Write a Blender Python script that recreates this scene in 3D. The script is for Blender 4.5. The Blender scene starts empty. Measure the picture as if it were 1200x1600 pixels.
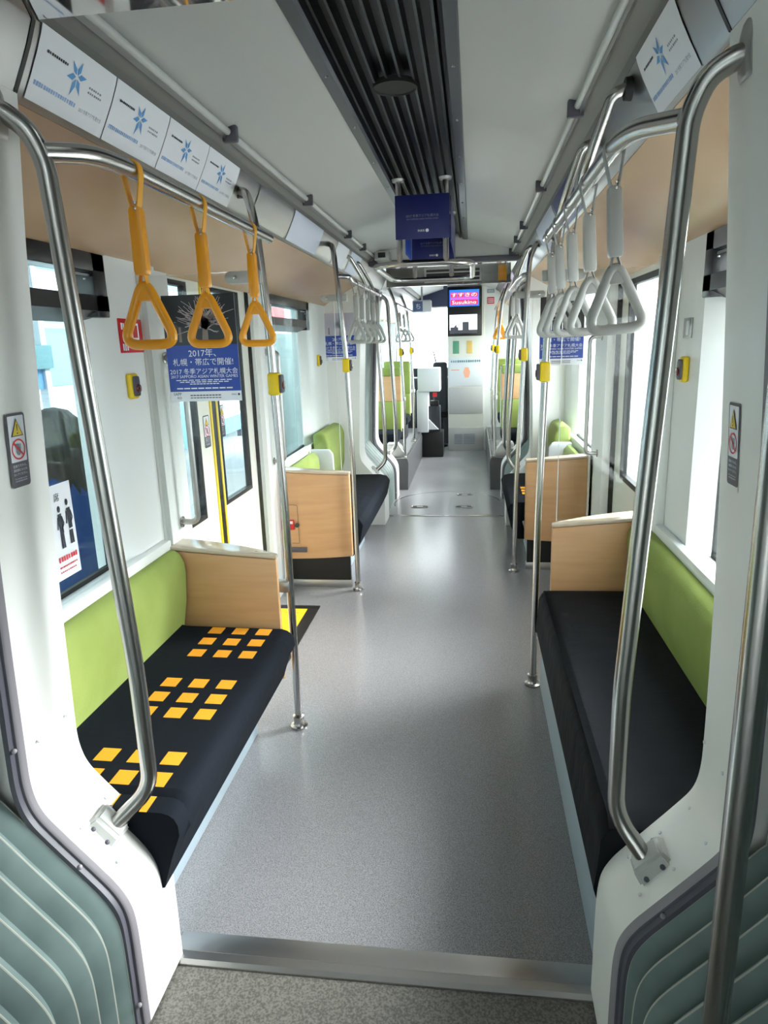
import bpy, bmesh, math, random
from mathutils import Vector, Matrix
random.seed(7)
scene = bpy.context.scene
C = scene.collection
PI = math.pi

# ------------------------------------------------------------------ materials
def S(r, g, b):
    f = lambda c: (c/255/12.92) if c/255 <= .04045 else ((c/255+.055)/1.055)**2.4
    return (f(r), f(g), f(b), 1)

MATS = {}
def mat(name, col, rough=.5, metal=0., noise=None, bump=None, emit=0., spec=None, coat=0., aniso=None):
    """noise=(scale, colour2, (sx,sy,sz), lo, hi) ; bump=(scale, strength, (sx,sy,sz))"""
    m = bpy.data.materials.new(name); m.use_nodes = True
    nt = m.node_tree; b = nt.nodes['Principled BSDF']
    b.inputs['Base Color'].default_value = col
    b.inputs['Roughness'].default_value = rough
    b.inputs['Metallic'].default_value = metal
    if spec is not None: b.inputs['Specular IOR Level'].default_value = spec
    if coat: b.inputs['Coat Weight'].default_value = coat
    if emit:
        b.inputs['Emission Color'].default_value = col
        b.inputs['Emission Strength'].default_value = emit
    def tex(scale, stretch, detail=3.):
        tc = nt.nodes.new('ShaderNodeTexCoord'); mp = nt.nodes.new('ShaderNodeMapping')
        mp.inputs['Scale'].default_value = stretch
        nt.links.new(tc.outputs['Object'], mp.inputs['Vector'])
        n = nt.nodes.new('ShaderNodeTexNoise'); n.inputs['Scale'].default_value = scale
        n.inputs['Detail'].default_value = detail
        nt.links.new(mp.outputs[0], n.inputs['Vector'])
        return n
    if noise:
        n = tex(noise[0], noise[2])
        r = nt.nodes.new('ShaderNodeMapRange')
        r.inputs['From Min'].default_value = noise[3]; r.inputs['From Max'].default_value = noise[4]
        nt.links.new(n.outputs['Fac'], r.inputs['Value'])
        mx = nt.nodes.new('ShaderNodeMix'); mx.data_type = 'RGBA'
        mx.inputs[6].default_value = col; mx.inputs[7].default_value = noise[1]
        nt.links.new(r.outputs[0], mx.inputs[0])
        nt.links.new(mx.outputs[2], b.inputs['Base Color'])
    if bump:
        n = tex(bump[0], bump[2])
        bp = nt.nodes.new('ShaderNodeBump'); bp.inputs['Strength'].default_value = bump[1]
        bp.inputs['Distance'].default_value = .01
        nt.links.new(n.outputs['Fac'], bp.inputs['Height'])
        nt.links.new(bp.outputs[0], b.inputs['Normal'])
    MATS[name] = m
    return m

def glass_mat(name, tint, refl=1.0):
    m = bpy.data.materials.new(name); m.use_nodes = True
    nt = m.node_tree; nt.nodes.remove(nt.nodes['Principled BSDF'])
    out = nt.nodes['Material Output']
    t = nt.nodes.new('ShaderNodeBsdfTransparent'); t.inputs[0].default_value = tint
    g = nt.nodes.new('ShaderNodeBsdfGlossy'); g.inputs['Roughness'].default_value = .02
    fr = nt.nodes.new('ShaderNodeFresnel'); fr.inputs[0].default_value = 1.45
    mul = nt.nodes.new('ShaderNodeMath'); mul.operation = 'MULTIPLY'; mul.inputs[1].default_value = refl
    nt.links.new(fr.outputs[0], mul.inputs[0])
    mx = nt.nodes.new('ShaderNodeMixShader')
    nt.links.new(mul.outputs[0], mx.inputs[0]); nt.links.new(t.outputs[0], mx.inputs[1]); nt.links.new(g.outputs[0], mx.inputs[2])
    nt.links.new(mx.outputs[0], out.inputs['Surface'])
    MATS[name] = m
    return m

WHITE = mat('white_wall_panel', S(232,234,232), .42)
PORTAL = mat('white_portal_paint', S(236,235,231), .38)
BEVEL = mat('mauve_grey_trim', S(150,144,150), .5)
DKTRIM = mat('dark_grey_trim', S(84,82,92), .5)
RUBBER = mat('teal_grey_rubber', S(116,132,130), .6, noise=(7, S(98,114,112), (1,1,1), .35, .65))
FOLD = mat('bellows_fold', S(176,176,166), .5)
STEEL = mat('brushed_steel', (.47,.455,.44,1), .24, 1.)
STEELD = mat('dull_steel', (.50,.49,.48,1), .38, 1.)
COVE = mat('stainless_cove', (.47,.465,.45,1), .33, 1., noise=(3,(.40,.39,.38,1),(1,.25,1),.3,.7))
MIRROR = mat('polished_steel', (.80,.80,.80,1), .05, 1.)
CEIL = mat('ceiling_paint', S(186,187,184), .42)
CEILBAND = mat('ceiling_band', S(120,119,116), .5)
SOFFIT = mat('wood_soffit', S(204,172,140), .24, noise=(1.6, S(186,152,120), (1,.5,2), .35, .65))
WOOD = mat('beech_laminate', S(213,168,122), .35, noise=(2.5, S(203,156,110), (1.2,1.2,12), .3, .7))
WOODTOP = mat('laminate_top', S(206,190,168), .2, noise=(2., S(196,178,156), (6,1,1), .35, .65))
BLACKP = mat('black_plastic', S(22,22,24), .3)
BLACKM = mat('black_kick_panel', S(16,16,18), .55)
VENT = mat('black_vent_metal', S(24,25,29), .35, .4)
VENTF = mat('vent_flange', S(84,87,96), .3, .75)
DARKFAB = mat('navy_black_fabric', S(19,23,30), .9, spec=.12, bump=(9,.35,(1,1.6,1)))
DARKFAB2 = mat('black_wrinkled_fabric', S(16,19,25), .85, spec=.25, bump=(6,.7,(1,2.4,1)))
ORFAB = mat('orange_print', S(238,158,26), .85)
GREENFAB = mat('lime_green_fabric', S(143,158,82), .9, noise=(5, S(133,149,72), (1,1,1), .35, .65), bump=(160,.15,(1,1,1)))
BASEP = mat('blue_grey_base', S(158,172,182), .45)
ORANGE = mat('amber_plastic', S(250,166,20), .3, coat=.3)
ORSTRAP = mat('amber_strap', S(252,180,60), .45)
GREYPL = mat('grey_plastic', S(178,178,174), .32, coat=.2)
GREYSTRAP = mat('grey_strap', S(160,160,158), .5)
YELLOW = mat('yellow_plastic', S(240,206,30), .4)
YELFLOOR = mat('yellow_tactile', S(240,186,28), .6)
MAROON = mat('maroon_button', S(96,30,30), .2, coat=.5)
RED = mat('red_paint', S(205,40,45), .45)
REDS = mat('red_ink', S(216,52,60), .5)
PAPER = mat('white_paper', S(238,240,246), .5)
PAPERB = mat('pale_blue_paper', S(205,212,232), .35)
INKBLUE = mat('blue_ink', S(28,66,165), .45)
NAVY = mat('navy_sign', S(32,38,104), .4)
INKWHITE = mat('white_ink', S(235,238,245), .5)
INKDARK = mat('dark_ink', S(48,52,66), .5)
INKGREY = mat('grey_ink', S(140,146,160), .5)
INKPALE = mat('pale_blue_ink', S(150,182,226), .5)
SNOW = mat('snowflake_blue', S(88,156,218), .5)
NIGHT = mat('night_photo', S(30,27,30), .4)
TWIG = mat('lit_twig', S(206,190,190), .5)
TRUNK = mat('lit_trunk', S(140,122,116), .5)
FLOORM = mat('speckled_vinyl', S(150,149,152), .24, noise=(330, S(106,105,107), (1,1,1), .40, .66), spec=.6)
FLOORG = mat('worn_vinyl', S(124,121,114), .5, noise=(180, S(88,85,80), (1,1,1), .4, .6))
GASKET = mat('black_gasket', S(14,14,16), .5)
DOORM = mat('cream_door', S(236,234,222), .35)
GREYBOX = mat('pale_grey_box', S(214,217,222), .45)
CREAM = mat('cream_cabinet', S(222,221,212), .45)
GREYCAB = mat('grey_cabinet', S(176,176,176), .4)
DIFF = mat('lamp_diffuser', S(196,198,196), .25)
HAIR = mat('brown_hair', S(30,23,19), .6, noise=(22, S(58,46,34), (1,1,.12), .42, .7), bump=(30,.6,(1,1,.08)))
SKIN = mat('skin', S(222,180,152), .5)
COAT = mat('blue_coat', S(22,54,108), .8)
TEALB = mat('teal_cladding', S(110,146,152), .4)
PALEW = mat('pale_facade', S(232,235,238), .6)
SKYBLUE = mat('pale_blue_board', S(112,158,200), .4)
ASPHALT = mat('asphalt', S(150,150,150), .8, noise=(60, S(128,128,128), (1,1,1), .4,.6))
PLINTH = mat('dark_grey_plinth', S(92,92,94), .35, .3)
DASH = mat('dark_equipment', S(36,39,48), .4)
SCREENB = mat('blue_screen', S(40,110,235), .4, emit=.34)
SCREENR = mat('red_screen_block', S(235,45,85), .4, emit=.34)
SCREENM = mat('magenta_screen_block', S(205,90,215), .4, emit=.3)
SCREENW = mat('white_screen', S(240,240,250), .4, emit=.38)
SCREEND = mat('dark_screen', S(70,72,82), .4, emit=.12)
LEAF = mat('tree_foliage', S(110,130,100), .8)
GLASS = glass_mat('window_glass', (.93,.96,.955,1), .3)
GLASSD = glass_mat('tinted_door_glass', (.64,.71,.71,1), .2)
GLASST = glass_mat('tinted_dimmed_glass', (.60,.68,.68,1), .12)  # glass tint deepened on the -x side, standing in for dimmer light outside
ACRYL = glass_mat('clear_acrylic', (.965,.975,.97,1), .6)
EDGE = mat('acrylic_edge', S(228,238,236), .2)

# ------------------------------------------------------------------ mesh builder
class G:
    def __init__(s): s.bm = bmesh.new()
    def _mi(s, faces, mi):
        if mi:
            for f in faces: f.material_index = mi
    def box(s, x0, x1, y0, y1, z0, z1, bev=0., mi=0, seg=2):
        x0,x1 = sorted((x0,x1)); y0,y1 = sorted((y0,y1)); z0,z1 = sorted((z0,z1))
        t = bmesh.new(); bmesh.ops.create_cube(t, size=1)
        for v in t.verts:
            v.co = Vector(((x0+x1)/2+v.co.x*(x1-x0), (y0+y1)/2+v.co.y*(y1-y0), (z0+z1)/2+v.co.z*(z1-z0)))
        if bev: bmesh.ops.bevel(t, geom=t.edges[:], offset=bev, segments=seg, affect='EDGES', profile=.5)
        s.merge(t, mi); return s
    def merge(s, t, mi=0, M=None, f=None):
        vm = {}
        for v in t.verts:
            co = v.co.copy()
            if M is not None: co = M @ co
            if f is not None: co = Vector(f(co))
            vm[v] = s.bm.verts.new(co)
        for fc in t.faces:
            try:
                n = s.bm.faces.new([vm[v] for v in fc.verts]); n.material_index = mi or fc.material_index
            except ValueError: pass
        t.free()
    def prism(s, pts, axis, a, b, mi=0, bev=0., seg=2):
        """pts 2d polygon. axis 'y': pts=(x,z); 'z': pts=(x,y); 'x': pts=(y,z)."""
        t = bmesh.new()
        mk = {'y': lambda p,q: (p[0],q,p[1]), 'z': lambda p,q: (p[0],p[1],q), 'x': lambda p,q: (q,p[0],p[1])}[axis]
        v0 = [t.verts.new(mk(p,a)) for p in pts]; v1 = [t.verts.new(mk(p,b)) for p in pts]
        n = len(pts)
        t.faces.new(v0); t.faces.new(v1[::-1])
        for i in range(n): t.faces.new((v0[i], v1[i], v1[(i+1)%n], v0[(i+1)%n]))
        bmesh.ops.recalc_face_normals(t, faces=t.faces[:])
        if bev: bmesh.ops.bevel(t, geom=t.edges[:], offset=bev, segments=seg, affect='EDGES', profile=.5)
        s.merge(t, mi); return s
    def strip(s, rows, mi=0, closed=False):
        """rows: list of equal-length point lists -> quad grid"""
        vs = [[s.bm.verts.new(p) for p in r] for r in rows]
        for i in range(len(vs)-1):
            n = len(vs[i])
            for j in range(n if closed else n-1):
                k = (j+1) % n
                f = s.bm.faces.new((vs[i][j], vs[i][k], vs[i+1][k], vs[i+1][j])); f.material_index = mi(i,j) if callable(mi) else mi
        return vs
    def quad(s, a, b, c, d, mi=0):
        f = s.bm.faces.new([s.bm.verts.new(p) for p in (a,b,c,d)]); f.material_index = mi; return s
    def poly(s, pts, mi=0):
        f = s.bm.faces.new([s.bm.verts.new(p) for p in pts]); f.material_index = mi; return s
    def tube(s, pts, r, fillet=.05, seg=14, closed=False, mi=0, cap=True, sq=None, fs=6):
        P = [Vector(p) for p in pts]; path = []
        n = len(P)
        for i, p in enumerate(P):
            if (not closed and i in (0, n-1)): path.append(p); continue
            a, b = P[(i-1)%n]-p, P[(i+1)%n]-p
            la, lb = a.length, b.length
            if a.angle(b) > PI-.02: path.append(p); continue
            d = min(fillet, la*.49, lb*.49)
            p0, p1 = p+a.normalized()*d, p+b.normalized()*d
            for k in range(fs+1):
                t = k/fs; path.append(p0*(1-t)**2 + p*2*t*(1-t) + p1*t*t)
        m = len(path); rows = []
        T = []
        for i in range(m):
            if closed: T.append((path[(i+1)%m]-path[i-1]).normalized())
            else: T.append((path[min(i+1,m-1)]-path[max(i-1,0)]).normalized())
        nrm = T[0].orthogonal().normalized()
        if sq: nrm = (Vector(sq[2]) - T[0]*T[0].dot(Vector(sq[2]))).normalized()
        for i in range(m):
            nrm = (nrm - T[i]*nrm.dot(T[i])).normalized(); bi = T[i].cross(nrm)
            ra, rb = (sq[0], sq[1]) if sq else (r, r)
            rows.append([path[i] + nrm*math.cos(2*PI*k/seg)*ra + bi*math.sin(2*PI*k/seg)*rb for k in range(seg)])
        if closed: rows.append(rows[0])
        vs = s.strip(rows, mi, closed=True)
        if cap and not closed:
            s.bm.faces.new(vs[0][::-1]).material_index = mi; s.bm.faces.new(vs[-1]).material_index = mi
        return s
    def lathe(s, c, prof, axis='z', seg=24, mi=0):
        """prof: (r, h) list along the axis"""
        ax = {'x': (Vector((1,0,0)),Vector((0,1,0)),Vector((0,0,1))), 'y': (Vector((0,1,0)),Vector((0,0,1)),Vector((1,0,0))), 'z': (Vector((0,0,1)),Vector((1,0,0)),Vector((0,1,0)))}[axis]
        c = Vector(c)
        rows = [[c+ax[0]*h+(ax[1]*math.cos(2*PI*k/seg)+ax[2]*math.sin(2*PI*k/seg))*max(r,1e-4) for k in range(seg)] for r,h in prof]
        s.strip(rows, mi, closed=True)
        return s
    def build(s, name, mats, parent=None, smooth=38, origin=None):
        bm = s.bm
        bmesh.ops.remove_doubles(bm, verts=bm.verts[:], dist=1e-5)
        bmesh.ops.recalc_face_normals(bm, faces=bm.faces[:])
        if parent is not None:
            w = Vector(parent.get('_o', (0,0,0)))
        else:
            if origin is None:
                xs=[v.co for v in bm.verts]
                origin = ((min(v.x for v in xs)+max(v.x for v in xs))/2, (min(v.y for v in xs)+max(v.y for v in xs))/2, min(v.z for v in xs))
            w = Vector(origin)
        for v in bm.verts: v.co -= w
        me = bpy.data.meshes.new(name); bm.to_mesh(me); bm.free()
        for m in (mats if isinstance(mats, (list,tuple)) else [mats]): me.materials.append(m)
        me.shade_smooth(); me.set_sharp_from_angle(angle=math.radians(smooth))
        o = bpy.data.objects.new(name, me); C.objects.link(o)
        o['_o'] = tuple(w)
        if parent is not None: o.parent = parent
        else: o.location = w
        return o

def thing(name, label, cat, loc, group=None, kind=None):
    o = bpy.data.objects.new(name, None); C.objects.link(o); o.location = loc; o['_o'] = tuple(loc)
    o.empty_display_size = .05
    return tag(o, label, cat, group, kind)
def tag(o, label=None, cat=None, group=None, kind=None):
    if label: o['label'] = label
    if cat: o['category'] = cat
    if group: o['group'] = group
    if kind: o['kind'] = kind
    return o
def struct(o, label, cat): return tag(o, label, cat, None, 'structure')
def dup(root, loc, label=None, group=None):
    r = root.copy(); C.objects.link(r); r.location = loc; r['_o'] = tuple(loc)
    if label: r['label'] = label
    if group: r['group'] = group
    for ch in list(root.children):
        c = ch.copy(); C.objects.link(c); c.parent = r
        for g in list(ch.children):
            d = g.copy(); C.objects.link(d); d.parent = c
    return r

def text_bm(s, size=1., width=None, align='C'):
    """letters as a flat mesh in the xy plane, centred (or from the first letter for 'L')"""
    cu = bpy.data.curves.new('letters', 'FONT'); cu.body = s; cu.size = size; cu.resolution_u = 2
    o = bpy.data.objects.new('letters', cu); C.objects.link(o)
    bpy.context.view_layer.update()
    dg = bpy.context.evaluated_depsgraph_get()
    me = bpy.data.meshes.new_from_object(o.evaluated_get(dg))
    t = bmesh.new(); t.from_mesh(me)
    bpy.data.objects.remove(o); bpy.data.curves.remove(cu); bpy.data.meshes.remove(me)
    for f in t.faces: f.material_index = 0
    if t.verts:
        x0=min(v.co.x for v in t.verts); x1=max(v.co.x for v in t.verts); y0=min(v.co.y for v in t.verts); y1=max(v.co.y for v in t.verts)
        k = width/(x1-x0) if width else 1.
        for v in t.verts:
            v.co.x = (v.co.x-((x0+x1)/2 if align=='C' else x0))*k; v.co.y = (v.co.y-(y0+y1)/2)*(k if width else 1)
    return t
def marks(g, n, a0, a1, b, h, f, mi=0, seed=1):
    """a line of print too small to read: n short marks from a0 to a1 at height b; f maps (a,b) to 3-D"""
    R = random.Random(seed); w = (a1-a0)/n
    for k in range(n):
        x0 = a0+w*k; x1 = x0+w*R.uniform(.55,.82); hh = h*R.uniform(.8,1.)
        g.poly([f(x0,b-hh/2),f(x1,b-hh/2),f(x1,b+hh/2),f(x0,b+hh/2)], mi)
        
def write(g, s, width, at, ux, uy, mi=0, f=None, hgt=None):
    t = text_bm(s, 1., width)
    if hgt and t.verts:
        h = max(v.co.y for v in t.verts)-min(v.co.y for v in t.verts)
        for v in t.verts: v.co.y *= hgt/h
    ux, uy, at = Vector(ux), Vector(uy), Vector(at)
    if f: g.merge(t, mi, f=lambda c: f(at.x+c.x, at.y+c.y))
    else: g.merge(t, mi, f=lambda c: at+ux*c.x+uy*c.y)

SIDES = ((-1, 'orange-squared bench'), (1, 'plain black bench'))
def off(s): return 0. if s < 0 else .022      # the car's middle lies a little to the +x side
def X(s, v): return s*v + off(s)

# ------------------------------------------------------------------ floor
g = G(); g.box(-1.1, 1.12, 1.43, 6.22, -.06, 0); struct(g.build('floor', FLOORM), 'speckled grey vinyl floor of the first passenger section', 'floor')
g = G(); g.box(-1.1, 1.12, 6.25, 11.6, -.06, 0); struct(g.build('floor', FLOORM), 'grey vinyl floor beyond the bright threshold strip', 'floor')
g = G(); g.box(-1.1, 1.12, -.4, 1.40, -.07, -.012); struct(g.build('floor', FLOORG), 'darker worn floor of the bellows passage', 'floor')
g = G(); g.box(-1.1, 1.12, -4.5, -.4, -.07, -.012); struct(g.build('floor', FLOORM), 'floor of the car section behind the passage', 'floor')
g = G()
g.prism([(1.395,-.03),(1.395,-.006),(1.405,.002),(1.43,.002),(1.43,-.03)], 'x', -.56, .575)
g.box(-.56, .575, 1.43, 1.49, -.01, .003, bev=.001)
struct(g.build('trim_1', STEELD), 'dull steel threshold strip across the aisle by the bellows', 'threshold strip')
g = G(); g.box(-.50, .52, 6.215, 6.255, -.03, .004, bev=.001)
struct(g.build('trim_2', STEEL), 'bright steel threshold strip at the far passage', 'threshold strip')
g = G()
pts = [(.545*math.cos(a), 6.76+.545*math.sin(a)) for a in [PI*2*i/64 for i in range(64)]]
rows = [[(x,y,.0015),(x*.975,6.76+(y-6.76)*.975,.0025)] for x,y in pts if y > 6.3]
rows = [[((.545-k)*math.cos(a), 6.76+(.545-k)*math.sin(a), .002) for k in (0,.012)] for a in [math.radians(-15+210*i/40) for i in range(41)]]
g.strip(rows); struct(g.build('trim_3', STEEL), 'thin steel arc of the turning plate in the floor', 'floor trim')
for i,(x,y) in enumerate(((.17,7.12),(.17,6.58),(-.27,6.58))):
    t = thing('hatch_plate', ['small steel lift ring set in the floor near the arc', 'small steel lift ring in the floor, plain bench side, nearer the threshold', 'small steel lift ring in the floor, orange bench side, nearer the threshold'][i], 'floor ring', (x,y,0), 'lift rings in the turning plate')
    q = G(); q.tube([(x-.08,y-.03,.003),(x+.08,y-.03,.003),(x+.08,y+.03,.003),(x-.08,y+.03,.003)], .006, .02, 8, closed=True); q.build('ring_rim', STEEL, t)
    q = G(); q.box(x-.03,x+.03,y-.02,y+.02,.001,.006,bev=.002); q.build('ring_handle', STEELD, t)
t = thing('tactile_mat', 'yellow and black tactile mat on the floor by the double door', 'floor mat', (-.85,3.45,0))
q = G(); q.box(-1.0,-.77,2.98,3.87,.0,.006,bev=.002)
for i in range(12):
    for k in range(3): q.lathe((-.81-.07*k, 3.04+.07*i, .006), [(.014,0),(.011,.003),(0,.0032)], seg=8)
q.build('yellow_field', YELFLOOR, t)
q = G(); q.box(-.77,-.70,2.93,3.87,.0,.005,bev=.002); q.box(-1.0,-.70,3.87,3.93,0,.005,bev=.002); q.build('black_border', BLACKM, t)

# ------------------------------------------------------------------ side walls with their openings
ZS, ZT = .85, 1.925
def wall(s, name, spans, openings, label):
    """spans: solid pillars (y0,y1,flare0,flare1); openings: (y0,y1,zsill,ztop)"""
    g = G(); xi, xo = X(s,1.0), X(s,1.12); xm = X(s,1.07)
    for y0,y1,f0,f1 in spans:
        g.prism([(xi,y0),(xi,y1),(xm,y1+f1),(xo,y1+f1),(xo,y0-f0),(xm,y0-f0)], 'z', 0, 2.02)
    for y0,y1,z0,z1 in openings:
        if z0 > 0: g.prism([(xi,0),(xi,z0),(xm,z0-.025),(xo,z0-.03),(xo,0)], 'y', y0-.1, y1+.1)
        g.box(xi, xo, y0, y1, z1, 2.02)
    return struct(g.build(name, WHITE), label, 'wall')
wall(-1, 'wall_left', [(-4.5,-4.1,0,0),(-2.6,-2.45,0,0),(-1.7,1.48,0,0),(2.33,2.70,.10,0),(4.02,4.32,.03,.10),(5.32,6.0,.10,0)],
     [(-4.1,-2.6,ZS,ZT),(-2.45,-1.7,ZS,ZT),(1.48,2.33,ZS,ZT),(2.70,4.02,0,ZT),(4.32,5.32,ZS,ZT)], 'white side wall behind the orange-squared bench')
wall(1, 'wall_right', [(-4.5,-4.1,0,0),(-2.6,-2.45,0,0),(-1.7,1.48,0,0),(2.49,2.97,.06,0),(4.16,4.55,.02,.08),(5.75,6.0,.10,0)],
     [(-4.1,-2.6,ZS,ZT),(-2.45,-1.7,ZS,ZT),(1.48,2.49,ZS,ZT),(2.97,4.16,0,ZT),(4.55,5.75,ZS,ZT)], 'white side wall behind the plain black bench')
for s,nm in ((-1,'wall_left'),(1,'wall_right')):
    g = G(); xi, xo = X(s,1.0), X(s,1.12)
    g.box(xi,xo,7.0,11.6,0,.95); g.box(xi,xo,7.0,11.6,2.0,2.5)
    for y in (7.0,8.55,9.95): g.box(xi,xo,y,y+.12,.95,2.0)
    g.box(xi,xo,11.42,11.6,.95,2.0)
    struct(g.build(nm, WHITE), 'white wall of the driver section behind the '+('green seats by the fare boxes' if s<0 else 'green seats by the tall cabinet'), 'wall')
# proud pocket panels beside the doors
g = G(); g.box(-.965,-1.0,2.535,2.74,.0,1.90,bev=.004); struct(g.build('trim_4', WHITE), 'flat white cover panel between the red sign and the double door', 'wall panel')
g = G(); g.box(.985,1.022,2.78,2.965,.0,1.90,bev=.004); struct(g.build('trim_5', WHITE), 'flat white cover panel beside the single door', 'wall panel')
for s,(a,b) in ((-1,(1.43,2.52)),(1,(1.43,2.98))):
    g = G(); g.box(X(s,.965),X(s,1.0),a,b,.80,.852,bev=.006); struct(g.build('trim_6' if s<0 else 'trim_7', WHITE), 'white window ledge above the '+('orange-squared' if s<0 else 'plain black')+' bench backrest', 'ledge')

def window(n, s, y0, y1, z0, z1, label, hopper=True, yl=(0,0)):
    t = thing('window_%d'%n, label, 'window', (X(s,1.07),(y0+y1)/2,z0)); t['kind'] = 'structure'
    x = X(s,1.075); zh = 1.725 if hopper else z1
    q = G(); q.box(x, x+s*.006, y0, y1, z0, z1); q.build('glass_pane', GLASST if s<0 else GLASS, t)
    q = G()
    for a,b,c,d in ((y0,y1,z0,z0+.016),(y0,y0+.012,z0,zh),(y1-.012,y1,z0,zh)): q.box(x-s*.004,x+s*.012,a,b,c,d)
    q.build('rubber_frame', GASKET, t)
    if hopper:
        q = G(); xa, xb = X(s,.995), X(s,1.075)
        ya, yb = y0-.07, y1+.07
        q.box(xa,xb,ya,yb,1.86,1.92,bev=.004); q.box(xa,xb,yb-.08,yb,1.715,1.92,bev=.004); q.box(xa,xb,ya,ya+.08,1.715,1.92,bev=.004)
        q.prism([(xa,1.735),(xa,1.785),(xb,1.785),(xb,1.70)], 'y', ya, yb)
        q.build('hopper_frame', BLACKP, t)
        q = G(); q.box(xa+s*.012,xa+s*.018,yb-.2,yb-.06,1.845,1.852); q.lathe((xa-s*.002,yb-.14,1.83),[(.004,0),(.004,.004)],seg=8); q.build('hopper_latch', STEELD, t)
    return t
window(1,-1,1.45,2.24,.825,1.92,'window behind the orange-squared bench with the priority sticker')
window(2,-1,4.24,5.24,.825,1.92,'window beyond the double door above the far green backrests')
window(3,1,1.45,2.44,.825,1.92,'bright window behind the plain black bench')
window(4,1,4.48,5.68,.825,1.92,'bright window beyond the single door', hopper=False)
for s,i in ((-1,5),(1,9)):
    lab = 'orange-squared' if s<0 else 'plain black'
    window(i,s,-4.1,-2.6,.825,1.92,'rear section window, %s bench side, far end'%lab, False)
    window(i+1,s,-2.45,-1.7,.825,1.92,'rear section window, %s bench side, by the passage'%lab, False)
    window(i+2,s,7.12,8.55,.95,2.0,'driver section window beside the first raised seat, %s bench side'%lab, False)
    window(i+3,s,8.67,9.95,.95,2.0,'driver section window beside the last raised seat, %s bench side'%lab, False)
    window(i+16,s,10.07,11.42,.95,2.0,'cab side window, %s bench side'%lab, False)

# ------------------------------------------------------------------ doors
def leaf(name, x, s, y0, y1, gy0, gy1, gz0, gz1, parent, frame=.022):
    q = G(); xa, xb = x, x+s*.03
    q.box(xa,xb,y0,y1,.01,gz0-frame); q.box(xa,xb,y0,y1,gz1+frame,1.92)
    q.box(xa,xb,y0,gy0-frame,gz0-frame,gz1+frame); q.box(xa,xb,gy1+frame,y1,gz0-frame,gz1+frame)
    lf = q.build(name, DOORM, parent)
    q = G()
    for a,b,c,d in ((gy0-frame,gy1+frame,gz0-frame,gz0),(gy0-frame,gy1+frame,gz1,gz1+frame),(gy0-frame,gy0,gz0,gz1),(gy1,gy1+frame,gz0,gz1)):
        q.box(xa-s*.003,xb,a,b,c,d)
    q.build('window_gasket', GASKET, lf)
    q = G(); q.box(xa+s*.010,xa+s*.016,gy0,gy1,gz0,gz1); q.build('glass_pane', GLASSD if s<0 else GLASS, lf)
    return lf
t = thing('door_1', 'cream double door with yellow meeting edges beside the orange-squared bench', 'door', (-1.07,3.36,0), kind='structure')
l1 = leaf('door_leaf', -1.065, -1, 2.66, 3.325, 2.80, 3.13, .80, 1.88, t)
l2 = leaf('door_leaf', -1.065, -1, 3.385, 4.0, 3.45, 3.85, .80, 1.88, t)
for lf,a in ((l1,3.305),(l2,3.385)):
    q = G(); q.box(-1.058,-1.07,a,a+.02,.01,1.92); q.build('yellow_edge', YELLOW, lf)
q = G(); q.box(-1.062,-1.09,3.325,3.385,.01,1.92); q.build('rubber_seal', GASKET, t)
q = G(); q.box(-1.045,-1.08,3.99,4.02,.01,1.92); q.build('door_post_seal', GASKET, t)
q = G()
write(q, 'ENTRANCE', .20, (-1.072,3.66,1.27), (0,-1,0), (0,0,1)); write(q, '入口', .17, (-1.072,3.66,1.38), (0,-1,0), (0,0,1))
q.build('lettering', INKDARK, l2)
t = thing('door_2', 'single sliding door with a tall bright glass pane beside the plain black bench', 'door', (1.09,3.55,0), kind='structure')
leaf('door_leaf', 1.09, 1, 2.95, 4.17, 3.10, 3.93, .84, 1.86, t, .03)
q = G(); q.box(1.065,1.10,4.13,4.16,.01,1.92); q.build('door_post_seal', GASKET, t)
q = G(); q.box(1.03,1.09,3.05,3.30,.74,.78,bev=.006); q.build('door_ledge', GREYBOX, t)
def pull(loc, s, y, z0, z1, label):
    xw = (X(s,.965) if y<3 else X(s,1.0)); xi = xw-s*.072
    t = thing('grab_bar', label, 'grab bar', (xw,y,z0), 'door pillar grab handles')
    q = G(); q.tube([(xw,y,z0),(xi,y,z0),(xi,y,z1),(xw,y,z1)], .0125, .05, 12); q.build('handle_tube', STEELD, t)
    for z in (z0,z1):
        q = G(); q.lathe((xw,y,z), [(.024,0),(.024,-s*.004),(.014,-s*.006)], axis='x', seg=16); q.build('mounting_disc', STEEL, t)
pull(0,-1,2.64,.895,1.57,'bent steel grab handle on the white panel before the double door')
pull(0,-1,4.14,.895,1.57,'bent steel grab handle on the white pillar past the double door')
pull(0,1,4.32,.895,1.60,'bent steel grab handle on the pillar past the single door')

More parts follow.
